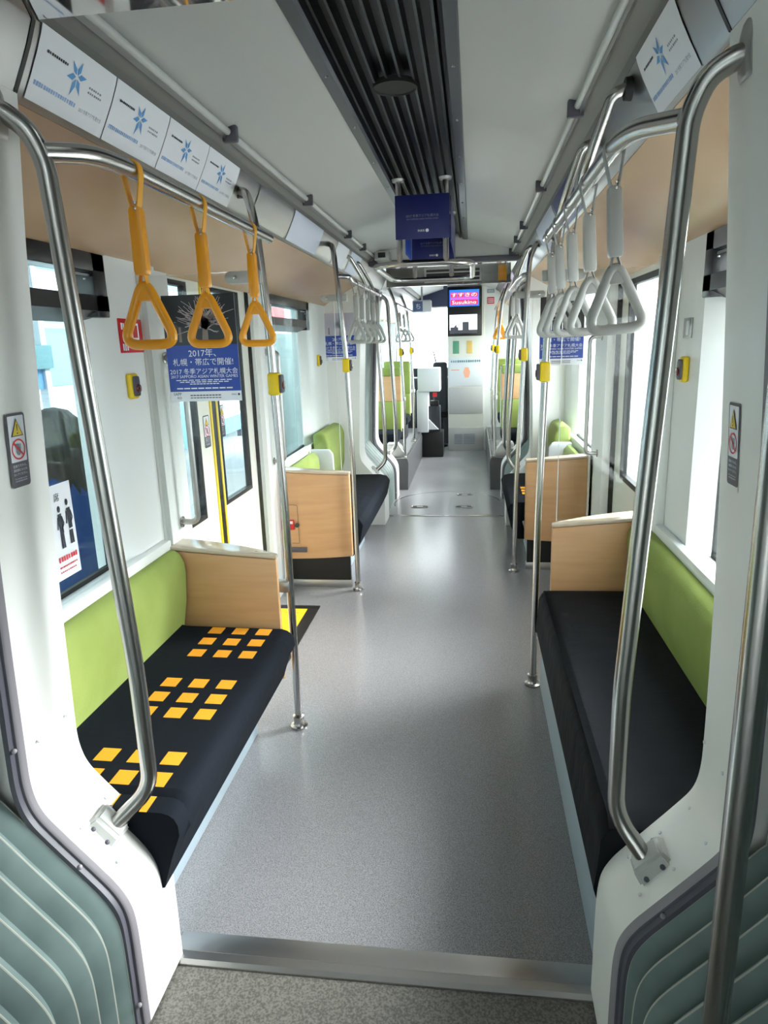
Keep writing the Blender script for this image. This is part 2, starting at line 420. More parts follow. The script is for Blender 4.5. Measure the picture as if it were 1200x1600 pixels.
# ------------------------------------------------------------------ soffit, cove, ceiling
COVEP = [(.662,2.108),(.640,2.148),(.620,2.188),(.606,2.220),(.600,2.238)]
def covept(s, u, d=0.):
    """u 0..1 from the lower edge up; d = lift off the panel towards the aisle"""
    n = len(COVEP)-1; k = min(int(u*n), n-1); t = u*n-k
    a, b = COVEP[k], COVEP[k+1]
    v, z = a[0]+(b[0]-a[0])*t, a[1]+(b[1]-a[1])*t
    dx, dz = b[0]-a[0], b[1]-a[1]; L = math.hypot(dx,dz)
    v -= d*dz/L; z += -d*(-dx)/L*-1
    return X(s, v+(.0 if s<0 else .016)), z
COVELEN = sum(math.hypot(COVEP[i+1][0]-COVEP[i][0], COVEP[i+1][1]-COVEP[i][1]) for i in range(len(COVEP)-1))
for s,lab in SIDES:
    for a,b,nm in ((1.42,5.92,'over the '+lab),(7.0,11.5,'in the driver section, %s side'%lab),(-4.5,-.6,'in the rear section, %s side'%lab)):
        g = G(); g.strip([[(X(s,1.03),y,1.905),(X(s,.85),y,2.005),(X(s,.674)+(.010 if s>0 else 0),y,2.099),(X(s,.674)+(.010 if s>0 else 0),y,2.106),(X(s,1.03),y,1.925)] for y in (a,b)], closed=True)
        struct(g.build('ceiling_soffit', SOFFIT), 'sloping wood-toned soffit panel '+nm, 'soffit')
        g = G()
        rows = []
        for y in (a,b):
            rows.append([(X(s,.672)+(.014 if s>0 else 0),y,2.100)]+[(covept(s,u/8)[0],y,covept(s,u/8)[1]) for u in range(9)]+[(X(s,.66),y,2.26)])
        g.strip(rows); struct(g.build('ceiling_cove', COVE), 'curved stainless cove panel '+nm, 'cove')
        g = G()
        g.strip([[(X(s,.612)+(.016 if s>0 else 0),y,2.234),(X(s,.600)+(.016 if s>0 else 0),y,2.240),(X(s,.598)+(.012 if s>0 else 0),y,2.262),(X(s,.565),y,2.285),(X(s,.555),y,2.31)] for y in (a,b)])
        struct(g.build('ceiling_band', CEILBAND), 'dark grey band above the ad panels '+nm, 'ceiling band')
for a,b,nm in ((1.42,5.95,'first passenger section'),(7.0,11.5,'driver section'),(-4.5,-.6,'rear section')):
    g = G()
    for s in (-1,1):
        prof = [(.57,2.300),(.50,2.318),(.38,2.352),(.28,2.382),(.205,2.402)]
        g.strip([[(X(s,v) if v>.3 else s*v,y,z) for v,z in prof]+[(s*.205,y,2.47),(X(s,.57),y,2.47)] for y in (a,b)], closed=True)
    g.box(-.6,.62,a,b,2.46,2.5)
    struct(g.build('ceiling', CEIL), 'pale grey sloping ceiling panels of the '+nm, 'ceiling')
# linear lamps along the ceiling edge
for s,lab in SIDES:
    js = [1.44,2.40,3.50,4.61,5.23,5.9]
    for i in range(5):
        y0,y1 = js[i]+.012, js[i+1]-.012
        t = thing('ceiling_lamp', 'unlit linear lamp on the ceiling edge, %s side, %s'%(lab, ['by the passage','second from the passage','third from the passage','fourth from the passage','at the far end'][i]), 'ceiling lamp', (X(s,.545),(y0+y1)/2,2.27), 'linear ceiling lamps')
        q = G(); q.tube([(X(s,.55),y0,2.292),(X(s,.55),y1,2.292)], .011, seg=12); q.build('diffuser_tube', DIFF, t)
        q = G(); q.prism([(X(s,.565),2.30),(X(s,.57),2.28),(X(s,.558),2.268),(X(s,.552),2.30)],'y',y0,y1); q.build('lamp_channel', STEELD, t)
        q = G(); q.box(X(s,.52),X(s,.57),y1,y1+.024,2.262,2.312,bev=.004); q.build('end_bracket', DKTRIM, t)

# dark louvred channel
def louvre(y0, y1, label):
    t = thing('air_vent', label, 'air vent', (0,(y0+y1)/2,2.40))
    prof = []; n = 8; w = .34/n
    for i in range(n):
        x = -.17+w*i
        prof += [(x,2.445),(x+w*.30,2.445),(x+w*.42,2.412),(x+w*.62,2.408),(x+w*.74,2.445)]
    prof.append((.17,2.445))
    q = G(); q.strip([[(x,y,z) for x,z in prof] for y in (y0,y1)]); q.build('louvre_grille', VENT, t, smooth=20)
    for s in (-1,1):
        q = G(); q.prism([(s*.17,2.446),(s*.168,2.408),(s*.176,2.398),(s*.21,2.394),(s*.216,2.402),(s*.21,2.446)],'y',y0,y1); q.build('flange', VENTF, t)
    for y in [y0+.35+.52*i for i in range(int((y1-y0)/.52))]:
        for s in (-1,1):
            q = G(); q.lathe((s*.193,y,2.394),[(.0,-.003),(.006,-.002),(.007,.003)],seg=10); q.build('screw', STEEL, t)
    return t
t = louvre(1.42,5.9,'black louvred air channel along the ceiling centre')
q = G(); q.lathe((0,2.46,2.405),[(.0,.0),(.066,0),(.068,-.004),(.072,-.004),(.074,.012)],seg=32); q.build('round_speaker_cover', BLACKM, t)
louvre(7.05,10.0,'black louvred air channel over the driver section aisle')

# ------------------------------------------------------------------ portals and bellows
PORT = [(.655,2.108),(.672,1.95),(.692,1.75),(.728,1.09),(.742,.71),(.743,.66),(.738,.62),(.727,.587),(.706,.556),(.60,.437),(.568,.399),(.546,.362),(.534,.32),(.531,.25),(.533,0)]
PORTR = [(.688,2.108),(.700,1.95),(.717,1.716),(.739,1.311),(.750,1.0),(.755,.70),(.752,.64),(.742,.60),(.720,.568),(.61,.442),(.575,.402),(.552,.362),(.543,.32),(.540,.25),(.540,0)]
def chaikin(P, n=2):
    for _ in range(n):
        Q = [P[0]]
        for a,b in zip(P,P[1:]):
            Q += [(a[0]*.75+b[0]*.25,a[1]*.75+b[1]*.25),(a[0]*.25+b[0]*.75,a[1]*.25+b[1]*.75)]
        P = Q+[P[-1]]
    return P
PT = {-1: chaikin(PORT), 1: chaikin(PORTR)}
def pv(s, v): return s*v + (0 if s<0 else .008)
def portal(n, y0, y1, near, labs):
    for s,lab in SIDES:
        g = G()
        poly = [(pv(s,v),z) for v,z in PT[s]]+[(s*1.11,0),(s*1.11,2.108)]
        g.prism(poly,'y',y0,y1)
        # small fixing screws on the shoulder
        struct(g.build('trim_%d'%(n if s<0 else n+1), PORTAL, smooth=50), labs%lab, 'portal frame')
        g = G()
        d = 1 if not near else -1; a = y0 if near else y1
        def ring(o,dy):
            L = []
            for k,(v,z) in enumerate(PT[s]):
                p0=PT[s][max(k-1,0)]; p1=PT[s][min(k+1,len(PT[s])-1)]; dx,dz=p1[0]-p0[0],p1[1]-p0[1]; q=math.hypot(dx,dz)
                L.append((pv(s,v+o*abs(dz)/q), a+d*dy, z-o*abs(dx)/q*(1 if 0<k<len(PT[s])-1 else 0)))
            return L
        g.strip([ring(0,0),ring(.005,.008),ring(.010,.013)]); g.strip([ring(.010,.013),ring(.016,.014),ring(.019,.026),ring(.03,.028)], 1)
        for zk in (1.2,.80,.47,.12):
            k = min(range(len(PT[s])-1), key=lambda i: abs(PT[s][i][1]-zk)); (v0,z0_),(v1,z1_) = PT[s][k],PT[s][k+1]; c = ((v0+v1)/2,(z0_+z1_)/2)
            tt = bmesh.new(); bmesh.ops.create_icosphere(tt, subdivisions=2, radius=.006); g.merge(tt, 0, M=Matrix.Translation((pv(s,c[0]+.012),a+d*.020,c[1]-(.012 if zk==.47 else 0))))
        struct(g.build('trim_%d'%(n+2 if s<0 else n+3), [BEVEL,DKTRIM], smooth=50), 'mauve-grey edge strip around the '+labs%lab, 'edge strip')
portal(10, 1.23, 1.42, True, 'white portal frame at the near end of the %s')
portal(14, 5.90, 6.21, False, 'white portal frame at the far end, %s side, before the bellows')
portal(18, 6.95, 7.15, True, 'white portal frame past the far bellows, %s side')
# upper cove pieces + polished header over each passage
for k,(a,b,lab) in enumerate(((-.6,1.42,'near'),(5.92,7.05,'far'))):
    for s,l in SIDES:
        g = G(); rows=[]
        for y in (a,b-.008): rows.append([(X(s,.70),y,2.102)]+[(covept(s,u/6,.004)[0],y,covept(s,u/6,.004)[1]) for u in range(7)])
        g.strip(rows); struct(g.build('ceiling_cove', COVE), 'stainless cove piece over the %s passage, %s side'%(lab,l), 'cove')
        g = G(); g.strip([[(covept(s,u/6,d)[0],y,covept(s,u/6,d)[1]) for u in range(7)] for d,y in ((.006,b-.008),(.006,b+.004),(-.01,b+.004))])
        struct(g.build('ceiling_seam', GASKET), 'black rubber seam of the cove over the %s passage, %s side'%(lab,l), 'seam')
    g = G(); g.box(-.597,.62,a,b,2.232,2.30); g.box(-1.1,1.12,a,b,2.30,2.46)
    struct(g.build('ceiling_header', MIRROR), 'polished steel header panel over the %s passage'%lab, 'ceiling header')
g = G(); g.box(-1.1,1.12,5.90,5.99,2.262,2.5); struct(g.build('wall_header', CEIL), 'pale grey bulkhead panel above the far passage', 'bulkhead')
g = G(); g.box(-.6,.625,5.89,5.99,2.222,2.262,bev=.003); struct(g.build('trim_header', DKTRIM), 'dark strip along the lower edge of the far bulkhead', 'trim')
# shoulder screws
for s,lab in SIDES:
    g = G()
    for v,z in ((.735 if s<0 else .742,.74),(.71 if s<0 else .724,.562 if s<0 else .574),(.665,.512 if s<0 else .506),(.585 if s<0 else .60,.425 if s<0 else .436)):
        for y in (1.27,1.38):
            n = Vector((-s*1.0,0,.12 if z>.6 else 1.)).normalized()
            c = Vector((pv(s,v-.001),y,z))
            m = Matrix.Translation(c) @ n.to_track_quat('Z','Y').to_matrix().to_4x4()
            tt = bmesh.new(); bmesh.ops.create_cone(tt, cap_ends=True, segments=10, radius1=.0045, radius2=.0035, depth=.003)
            g.merge(tt, 0, M=m)
    tag(g.build('trim_screw', GREYBOX), 'small screw heads on the white portal, %s side'%lab, 'screws', kind='structure')

def resample(P, n):
    d=[0]
    for i in range(1,len(P)): d.append(d[-1]+math.hypot(P[i][0]-P[i-1][0],P[i][1]-P[i-1][1]))
    out=[]; j=0
    for k in range(n):
        t=d[-1]*k/(n-1)
        while j<len(d)-2 and d[j+1]<t: j+=1
        u=(t-d[j])/(d[j+1]-d[j]); out.append((P[j][0]+(P[j+1][0]-P[j][0])*u,P[j][1]+(P[j+1][1]-P[j][1])*u))
    return out
def bellows(s, y0, y1, pitch, label, z0=-.03, amp=.030):
    t = thing('rubber_bellows', label, 'bellows', (pv(s,.60),(y0+y1)/2,z0))
    low = [(v+.024,z-.014) for v,z in PT[s] if z<.56]; low[-1]=(low[-1][0],z0)
    low = [(.835,.655),(.80,.625)]+low
    up = [(v+.062,z) for v,z in PT[s] if z>.95]+[(.808,.60),(.808,.52)]
    for name,P in (('lower_fold',low),('upper_fold',up)):
        Rm = resample(P, 64 if name=='lower_fold' else 30)
        nor=[]
        for i in range(len(Rm)):
            a=Rm[max(i-3,0)]; b=Rm[min(i+3,len(Rm)-1)]; dx,dz=b[0]-a[0],b[1]-a[1]; L=math.hypot(dx,dz); nor.append((-dz/L,dx/L))
        rows=[]; tags=[]; n = int(round(abs(y1-y0)/pitch))
        for i in range(n):
            for u,h in ((0,.0),(.035,.05),(.30,.55),(.5,1.),(.70,.55),(.965,.05)):
                y = y0+(y1-y0)*(i+u)/n
                rows.append([(pv(s, v+ abs(nr[0])*amp*h), y, z-abs(nr[1])*amp*h) for (v,z),nr in zip(Rm,nor)]); tags.append(u)
        rows.append([(pv(s,v),y1,z) for v,z in Rm]); tags.append(0)
        q = G(); q.strip(rows, mi=lambda i,j: 1 if tags[i] in (0,.965) else 0)
        q.build(name, [RUBBER, FOLD], t, smooth=30)
    return t
bellows(-1, 1.204, .15, .062, 'pleated grey-green rubber bellows beside the orange-squared bench portal')
bellows(1, 1.204, .15, .062, 'pleated grey-green rubber bellows beside the plain black bench portal')
bellows(-1, 6.25, 6.91, .11, 'pleated bellows between the two far portals, orange-squared bench side', 0)
bellows(1, 6.25, 6.91, .11, 'pleated bellows between the two far portals, plain black bench side', 0)

# ------------------------------------------------------------------ benches
def bench(s, y0, y1, label, squares, fab, xf, xb, lip, base):
    t = thing('bench', label, 'bench seat', (X(s,.75),(y0+y1)/2,0))
    xs = [] ; ys = [y0, y0+.03, y1-.03, y1]
    cx = [.577,.674,.773]; gy = [[2.435,2.335,2.232],[2.005,1.908,1.815],[1.582,1.488,1.39]]
    if squares:
        for grp in gy:
            for c in grp: ys += [c-.030, c+.030]
    else: ys += [y0+(y1-y0)*k/24 for k in range(1,24)]
    ys = sorted(ys)
    top = [xb, xb-.03] + sorted([c+d for c in cx for d in (-.028,.028)], reverse=True) + [xf+.042]
    prof = [(xb,.30),(xb,.505)] + [(v, .492+.012*(v-xf)) for v in top[1:]] + [(xf+.022,.487),(xf+.009,.477),(xf+.001,.458),(xf,.43),(xf+(lip-xf)*.5,.365),(lip-.004,.30),(lip+.004,.272),(lip+.03,.265)]
    rows = []
    for y in ys:
        e = .0 if y not in (y0,y1) else .02
        rows.append([(X(s,v), y, max(z-e if z>.4 else z, .265)) for v,z in prof])
    i0 = 2
    def mi(i,j):
        if not squares: return 0
        ym = (ys[i]+ys[i+1])/2; vm = (prof[j][0]+prof[j+1][0])/2; zm=(prof[j][1]+prof[j+1][1])/2
        if zm<.48: return 0
        return 1 if any(abs(vm-c)<.02 for c in cx) and any(abs(ym-c)<.02 for r in gy for c in r) else 0
    q = G(); vs = q.strip(rows, mi)
    q.poly([p for p in rows[0]]); q.poly([p for p in rows[-1]])
    q.build('seat_cushion', [fab, ORFAB], t, smooth=45)
    q = G(); bp = [(.985,.50),(.985,.79),(.978,.808),(.962,.816),(.94,.812),(.922,.796),(.908,.765),(.905,.72),(.915,.60),(.935,.49)]
    q.prism([(X(s,v),z) for v,z in bp],'y',y0+.005,y1-.005); q.build('backrest', GREENFAB, t, smooth=50)
    q = G(); q.box(X(s,base),X(s,.98),y0,y1-.01,0,.27,bev=.006); q.build('seat_base', BASEP, t)
    return t
bench(-1, 1.425, 2.50, 'long bench with black seat printed with orange squares and green backrest', True, DARKFAB, .470, .945, .521, .655)
bench(1, 1.425, 2.985, 'long bench with plain wrinkled black seat and green backrest', False, DARKFAB2, .530, .965, .524, .546)

# ------------------------------------------------------------------ wood partitions and clear screens
def partition(s, yf, yb, bulge, xa, label, below, name='partition_cabinet', zb=.22, xw=1.0):
    """flat face at yf (seat side), bulging face towards yb"""
    t = thing(name, label, 'partition', (X(s,(xa+xw)/2),(yf+yb)/2,0), 'wooden end partitions')
    n = 14
    far = []
    for i in range(n+1):
        u = i/n; v = xw+(xa-xw)*u
        far.append((X(s,v), yb+bulge*(1-u**2.2)))
    poly = [(X(s,xa),yf),(X(s,xw),yf)] + far
    q = G(); q.prism(poly,'z',zb,.775,bev=.006)
    for v in q.bm.verts:
        if v.co.z > .6: v.co.z += .035*(abs(v.co.x-off(s))-xa)/(xw-xa)
    body = q.build('body_panel', WOOD, t)
    q = G(); q.prism([(X(s,xa-.003),yf-.003*(1 if yb>yf else -1)),(X(s,xw),yf-.003*(1 if yb>yf else -1))]+[(x,y+.003*(1 if yb>yf else -1)) for x,y in far],'z',.777,.793,bev=.004)
    for v in q.bm.verts: v.co.z += .035*(abs(v.co.x-off(s))-xa)/(xw-xa)
    q.build('top_plate', WOODTOP, t)
    if below:
        yk0, yk1 = yf, yb+.008
        q = G(); q.box(X(s,xa+.02),X(s,xw),yk0,yk1,.045,zb+.01); q.build('kick_panel', BLACKM, t)
        q = G(); q.box(X(s,xa+.012),X(s,xw),yk0,yk1+(.006 if yb>yf else -.006),0,.05,bev=.003); q.build('kick_plate', STEELD, t)
    return t, body
p1,_ = partition(-1, 2.505, 2.53, .10, .527, 'low wood end panel at the orange-squared bench', False, zb=.25)
q = G(); q.box(-.545,-.49,2.53,2.57,.625,.672,bev=.004); q.build('pole_bracket', STEELD, p1)
p2,b2 = partition(-1, 4.32, 4.28, -.07, .545, 'wood end panel with red sticker and slot past the double door', True)
yq = 4.208
q = G()
for a,b in (((-.905,.60),(-.90,.31)),((-1.0,.60),(-.995,.31))): pass
q.tube([(-.885,yq-.006,.592),(-.885,yq-.003,.33),(-.993,yq+.012,.33),(-.993,yq+.008,.592)], .0015, .01, 6, closed=True); q.build('access_door_seam', DKTRIM, p2)
q = G(); q.box(-.995,-.912,4.198,4.214,.425,.490,bev=.002); q.build('red_sticker', RED, p2)
q = G(); q.box(-.985,-.92,4.195,4.199,.466,.484); q.build('sticker_text_band', INKWHITE, p2)
q = G(); q.box(-.985,-.835,4.196,4.212,.27,.303,bev=.003); q.build('slot_handle', DKTRIM, p2)
q = G(); q.lathe((-.893,4.20,.455),[(.0,-.004),(.014,-.004),(.014,.01)],axis='y',seg=14); q.build('door_lock', BLACKP, p2)
p3,_ = partition(1, 2.995, 3.02, .10, .583, 'low wood end panel at the plain black bench', False, zb=.25)
p4,_ = partition(1, 4.74, 4.70, -.06, .595, 'wood end panel past the single door', True)
def screen(s, y, xa, zt, label, br):
    t = thing('glass_screen', label, 'clear screen', (X(s,(xa+.98)/2),y,.81), 'clear screens on the partitions')
    q = G(); q.box(X(s,xa),X(s,.985),y-.003,y+.003,.80,zt); q.build('acrylic_sheet', ACRYL, t)
    q = G(); q.box(X(s,xa-.002),X(s,xa+.001),y-.003,y+.003,.80,zt); q.build('sheet_edge', EDGE, t)
    q = G(); q.prism([(X(s,br)+s*.018*math.sin(a)*0+ (s*.02*math.cos(a)),zt-.02+.022*math.sin(a)) for a in [math.radians(-90+180*i/8) for i in range(9)]]+[(X(s,.515),zt+.002),(X(s,.515),zt-.042)],'y',y-.012,y+.012,bev=.003); q.build('clamp_bracket', GREYPL, t)
    q = G(); q.lathe((X(s,br-.02),y-.012,zt-.02),[(0,-.004),(.007,-.003),(.007,.0)],axis='y',seg=10); q.build('clamp_bolt', STEEL, t)
screen(-1, 2.535, .56, 1.87, 'clear screen with the winter games poster above the orange-squared bench end panel', .63)
screen(-1, 4.31, .60, 1.90, 'clear screen above the end panel with the red sticker', .66)
screen(1, 3.03, .605, 1.87, 'clear screen above the plain black bench end panel', .67)
screen(1, 4.73, .62, 1.90, 'clear screen with a poster above the end panel past the single door', .68)

# ------------------------------------------------------------------ posters
PALEPIC = mat('pale_winter_photo', S(196,193,206), .4)
def poster(x0, x1, y, z0, z1, label, pale=False):
    """faces -y"""
    t = thing('poster', label, 'poster', ((x0+x1)/2,y,z0), 'winter games posters')
    w, h = x1-x0, z1-z0; cx=(x0+x1)/2
    q = G(); q.box(x0,x1,y-.0012,y,z0,z1); q.build('sheet', PAPER, t)
    zb, zn = z0+h*.096, z0+h*.536
    q = G(); q.quad((x0,y-.0016,zb),(x1,y-.0016,zb),(x1,y-.0016,zn),(x0,y-.0016,zn)); q.build('blue_panel', INKBLUE, t)
    q = G(); q.quad((x0,y-.0016,zn),(x1,y-.0016,zn),(x1,y-.0016,z1),(x0,y-.0016,z1)); q.build('picture_panel', PALEPIC if pale else NIGHT, t)
    q = G(); yy = y-.0022
    def seg(a,b,w0,w1,mi=0):
        d = Vector((b[0]-a[0],b[1]-a[1])); 
        if d.length<1e-5: return
        nx,nz = -d.y/d.length, d.x/d.length
        q.poly([(a[0]+nx*w0,yy,a[1]+nz*w0),(a[0]-nx*w0,yy,a[1]-nz*w0),(b[0]-nx*w1,yy,b[1]-nz*w1),(b[0]+nx*w1,yy,b[1]+nz*w1)],mi)
    tx = x0+w*.56; seg((tx,zn),(tx+w*.02,zn+h*.25),w*.045,w*.03,1)
    R = random.Random(3)
    for i in range(84):
        a = math.radians(R.uniform(-15,195)); L = w*R.uniform(.18,.46)
        p = (tx+w*.02, zn+h*(.19+R.uniform(-.05,.05))); 
        for k in range(3):
            e = (p[0]+math.cos(a)*L/3, p[1]+math.sin(a)*L/3*.8+.002*k)
            if not (x0+.004<e[0]<x1-.004 and zn+.004<e[1]<z1-.004): break
            seg(p,e,w*.0075*(1-k*.25),w*.0075*(.75-k*.22)); 
            if R.random()<.6: q.poly([(e[0]-w*.006,yy-.0002,e[1]),(e[0],yy-.0002,e[1]-w*.006),(e[0]+w*.006,yy-.0002,e[1]),(e[0],yy-.0002,e[1]+w*.006)])
            p = e; a += R.uniform(-.5,.5)
    seg((x0+w*.22,zn+h*.03),(x0+w*.22,zn+h*.17),w*.02,w*.016,1)
    q.build('tree_light', [PALEPIC if pale else TWIG,TRUNK], t)
    q = G(); U=(1,0,0); V=(0,0,1)
    for st,wd,v in (('2017年、',.38,.462),('札幌・帯広で開催!',.84,.378),('2017 冬季アジア札幌大会',.95,.289),('2017 SAPPORO ASIAN WINTER GAMES',.94,.240)):
        write(q, st, w*wd, (cx,yy,z0+h*v), U, V)
    for v,wd in ((.205,.8),(.187,.7),(.168,.42)): 
        for k in range(9): 
            a = cx-w*wd/2+w*wd*k/9; seg((a,z0+h*v),(a+w*wd/9*.8,z0+h*v),h*.004,h*.004)
    for k in range(8):
        a = cx-w*.4+w*.8*k/8; seg((a,z0+h*.126),(a+w*.085,z0+h*.126),h*.006,h*.006)
    q.build('lettering', INKWHITE, t)
    q = G(); write(q,'SAPP',w*.11,(x0+w*.10,yy,z0+h*.072),U,V); write(q,'RO',w*.06,(x0+w*.125,yy,z0+h*.035),U,V)
    for k in range(10):
        a = x0+w*.28+w*.044*k; seg((a,z0+h*.058),(a+w*.036,z0+h*.058),h*.005,h*.005); seg((a,z0+h*.034),(a+w*.036,z0+h*.034),h*.004,h*.004)
    write(q,'INKK',w*.07,(x1-w*.10,yy,z0+h*.062),U,V)
    q.poly([(x1-w*.035+w*.016*math.cos(a),yy,z0+h*.062+w*.016*math.sin(a)) for a in [PI*2*i/12 for i in range(12)]])
    q.build('lettering', INKDARK, t)
    return t
poster(-.905,-.622,2.530,1.405,1.797,'winter games poster with lit night tree hanging before the double door')
poster(-1.03,-.735,5.894,1.46,1.86,'winter games poster with pale picture on the far white bulkhead', True)
poster(.692,.975,4.724,1.424,1.86,'winter games poster on the clear screen past the single door')

# cove ad cards
def covecard(s, y0, y1, label, content, m, grp='ad cards in the ceiling cove'):
    t = thing('ad_card', label, 'ad card', (X(s,.63),(y0+y1)/2,2.11), grp)
    f = lambda a,b,d=.004: (lambda p: (p[0],a,p[1]))(covept(s,b,d))
    q = G(); q.strip([[f(y0,u/10) for u in range(11)],[f(y1,u/10) for u in range(11)]]); q.build('card_sheet', m, t, smooth=60)
    if content:
        # writing runs along the card; its reading direction is towards +y on the first side, -y on the other
        sg = 1 if s<0 else -1; W = abs(y1-y0); yc=(y0+y1)/2
        fm = lambda a,b: f(yc+sg*a, .5+b/COVELEN, .0055)
        q = G()
        for k in range(6):
            a = PI/3*k+.2; ca,sa = math.cos(a),math.sin(a); L=.036
            tri = [(.004,0),(L*.42,.0062),(L,0),(L*.42,-.0062)]
            q.poly([fm(ca*x-sa*y-.005, sa*x+ca*y) for x,y in tri])
        q.build('snowflake', SNOW, t)
        q = G(); marks(q, 10, -W*.40, -W*.14, .012, .006, fm, 0, 2); q.build('heading_lettering', INKDARK, t)
        q = G(); tb = text_bm('2017 冬季アジア札幌大会', 1., W*.32); q.merge(tb, 0, f=lambda c: fm(c.x+W*.27, c.y-.046)); marks(q, 6, W*.16, W*.34, -.004, .004, fm, 0, 3); marks(q, 7, W*.16, W*.36, -.012, .004, fm, 0, 4); q.build('small_lettering', INKGREY, t)
        q = G(); marks(q, 18, -W*.46, W*.06, -.044, .0075, fm, 0, 5); q.build('blue_lettering', INKPALE, t)
    return t
ys = [1.445,1.742,2.04,2.34,2.64]
for i in range(4):
    covecard(-1, ys[i]+.002, ys[i+1]-.002, 'white snowflake ad card, %s over the orange-squared bench'%['closest to the passage','second from the passage','third from the passage','last of the row'][i], True, PAPER)
covecard(1, 1.575, 1.885, 'lone white snowflake ad card over the plain black bench', True, PAPER)
for s,a,b,l,m in ((-1,2.90,3.42,'glossy pale blank ad card beside the grab pole, double door side',COVE),(-1,3.46,4.10,'glossy blue-tinted ad card over the double door',PAPERB),(-1,4.55,4.95,'small white ad card near the far passage, double door side',PAPER),
                  (-1,5.05,5.5,'pale ad card last before the far passage, double door side',PAPERB),(1,3.05,3.65,'navy ad card over the single door',NAVY),(1,3.7,4.5,'pale ad card beyond the navy one',PAPERB)):
    covecard(s,a,b,l,False,m,'plain cards in the ceiling cove')

# ------------------------------------------------------------------ hand rails and poles
R1 = .0195
def shoulder_rail(s, y, label, dy=1, top=True, rail=None, grp='bent portal hand rails'):
    """rail bolted on the portal shoulder, rising beside the aisle and bent back into the portal pillar"""
    ox = .008 if s>0 else 0
    P = lambda v,yy,z: (s*v+ox, yy, z)
    t = thing('hand_rail', label, 'hand rail', P(.62,y,.46), grp)
    lo, up, en = (.538,.588,.665) if s<0 else (.563,.618,.70)
    pts = [P(.632,y,.462),P(lo+.002,y+dy*.05,.548),P(lo,y+dy*.05,.85),P(up,y+dy*.045,1.97),P(up+(.018 if s<0 else .022),y+dy*.03,2.025),P(en-.02,y+dy*.015,2.055 if s<0 else 2.045),P(en,y+dy*.012,2.06 if s<0 else 2.048)]
    q = G(); q.tube(pts, R1, .05, 16); q.build('rail_tube', STEEL, t)
    # wedge shaped foot casting on the slope
    q = G(); n = Vector((-s*.735,0,.678)).normalized(); u = Vector((0,1,0)); w = u.cross(n).normalized()
    c = Vector(P(.636,y,.472))
    tt = bmesh.new(); bmesh.ops.create_cube(tt, size=1)
    for v in tt.verts:
        k = (.80,.42) if v.co.z>0 else (1.,1.)
        v.co = Vector((v.co.x*.10*k[0], v.co.y*.122*k[1], v.co.z*.046))
    bmesh.ops.bevel(tt, geom=tt.edges[:], offset=.007, segments=3, affect='EDGES')
    M4 = Matrix((( w.x,u.x,n.x,c.x),(w.y,u.y,n.y,c.y),(w.z,u.z,n.z,c.z),(0,0,0,1)))
    q.merge(tt, 0, M=M4); q.build('foot_casting', GREYPL, t)
    for a in (-.024,.022):
        for b in (-.040,.040):
            q = G(); tt = bmesh.new(); bmesh.ops.create_icosphere(tt, subdivisions=2, radius=.0062)
            q.merge(tt,0,M=M4 @ Matrix.Translation((a,b,.004))); q.build('bolt', DKTRIM, t)
    q = G(); x0 = s*(.652 if s<0 else .692)+ox; y = y+dy*.012
    q.tube([(x0+s*.006,y,2.010),(x0+s*.003,y,2.016),(x0,y,2.04),(x0,y,2.07),(x0+s*.003,y,2.088),(x0+s*.006,y,2.094)], .03, sq=(.010,.026,(1,0,0)), seg=18, fillet=.004); q.build('wall_plate', STEELD, t)
    return t
t = shoulder_rail(-1, 1.33, 'bent steel hand rail with overhead bar above the orange-squared bench')
RZ = 2.0
q = G(); q.tube([(-.588,1.37,1.985),(-.535,1.46,2.0),(-.518,1.58,RZ),(-.515,2.67,RZ)], R1, .05, 16); q.build('strap_bar', STEEL, t)
t = shoulder_rail(1, 1.33, 'bent steel hand rail with overhead bar above the plain black bench')
q = G(); q.tube([(.622,1.375,1.965),(.575,1.53,1.995),(.556,1.64,RZ),(.556,3.05,RZ)], R1, .05, 16); q.build('strap_bar', STEEL, t)
q = G()
q.tube([(.632,1.97,2.20),(.60,1.97,2.19),(.56,2.06,2.06),(.556,2.16,2.0)], .0145, .06, 12)
q.build('hanger_tube', STEEL, t)
q = G(); q.tube([(.63,2.46,2.20),(.60,2.46,2.19),(.565,2.60,2.06),(.557,2.72,2.0)], .0145, .06, 12); q.build('hanger_tube', STEEL, t)
q = G(); q.lathe((.640,1.97,2.20),[(0,-.012),(.026,-.012),(.028,.006)],axis='x',seg=16); q.build('rubber_grommet', GASKET, t); q = G(); q.lathe((.640,2.46,2.20),[(0,-.012),(.026,-.012),(.028,.006)],axis='x',seg=16); q.build('rubber_grommet', GASKET, t)
shoulder_rail(-1, 6.06, 'far hand rail on the portal before the far bellows, double door side')
shoulder_rail(1, 6.06, 'far hand rail on the portal before the far bellows, single door side')
shoulder_rail(-1, 7.06, 'far hand rail on the portal past the far bellows, double door side', dy=-1)
shoulder_rail(1, 7.06, 'far hand rail on the portal past the far bellows, single door side', dy=-1)

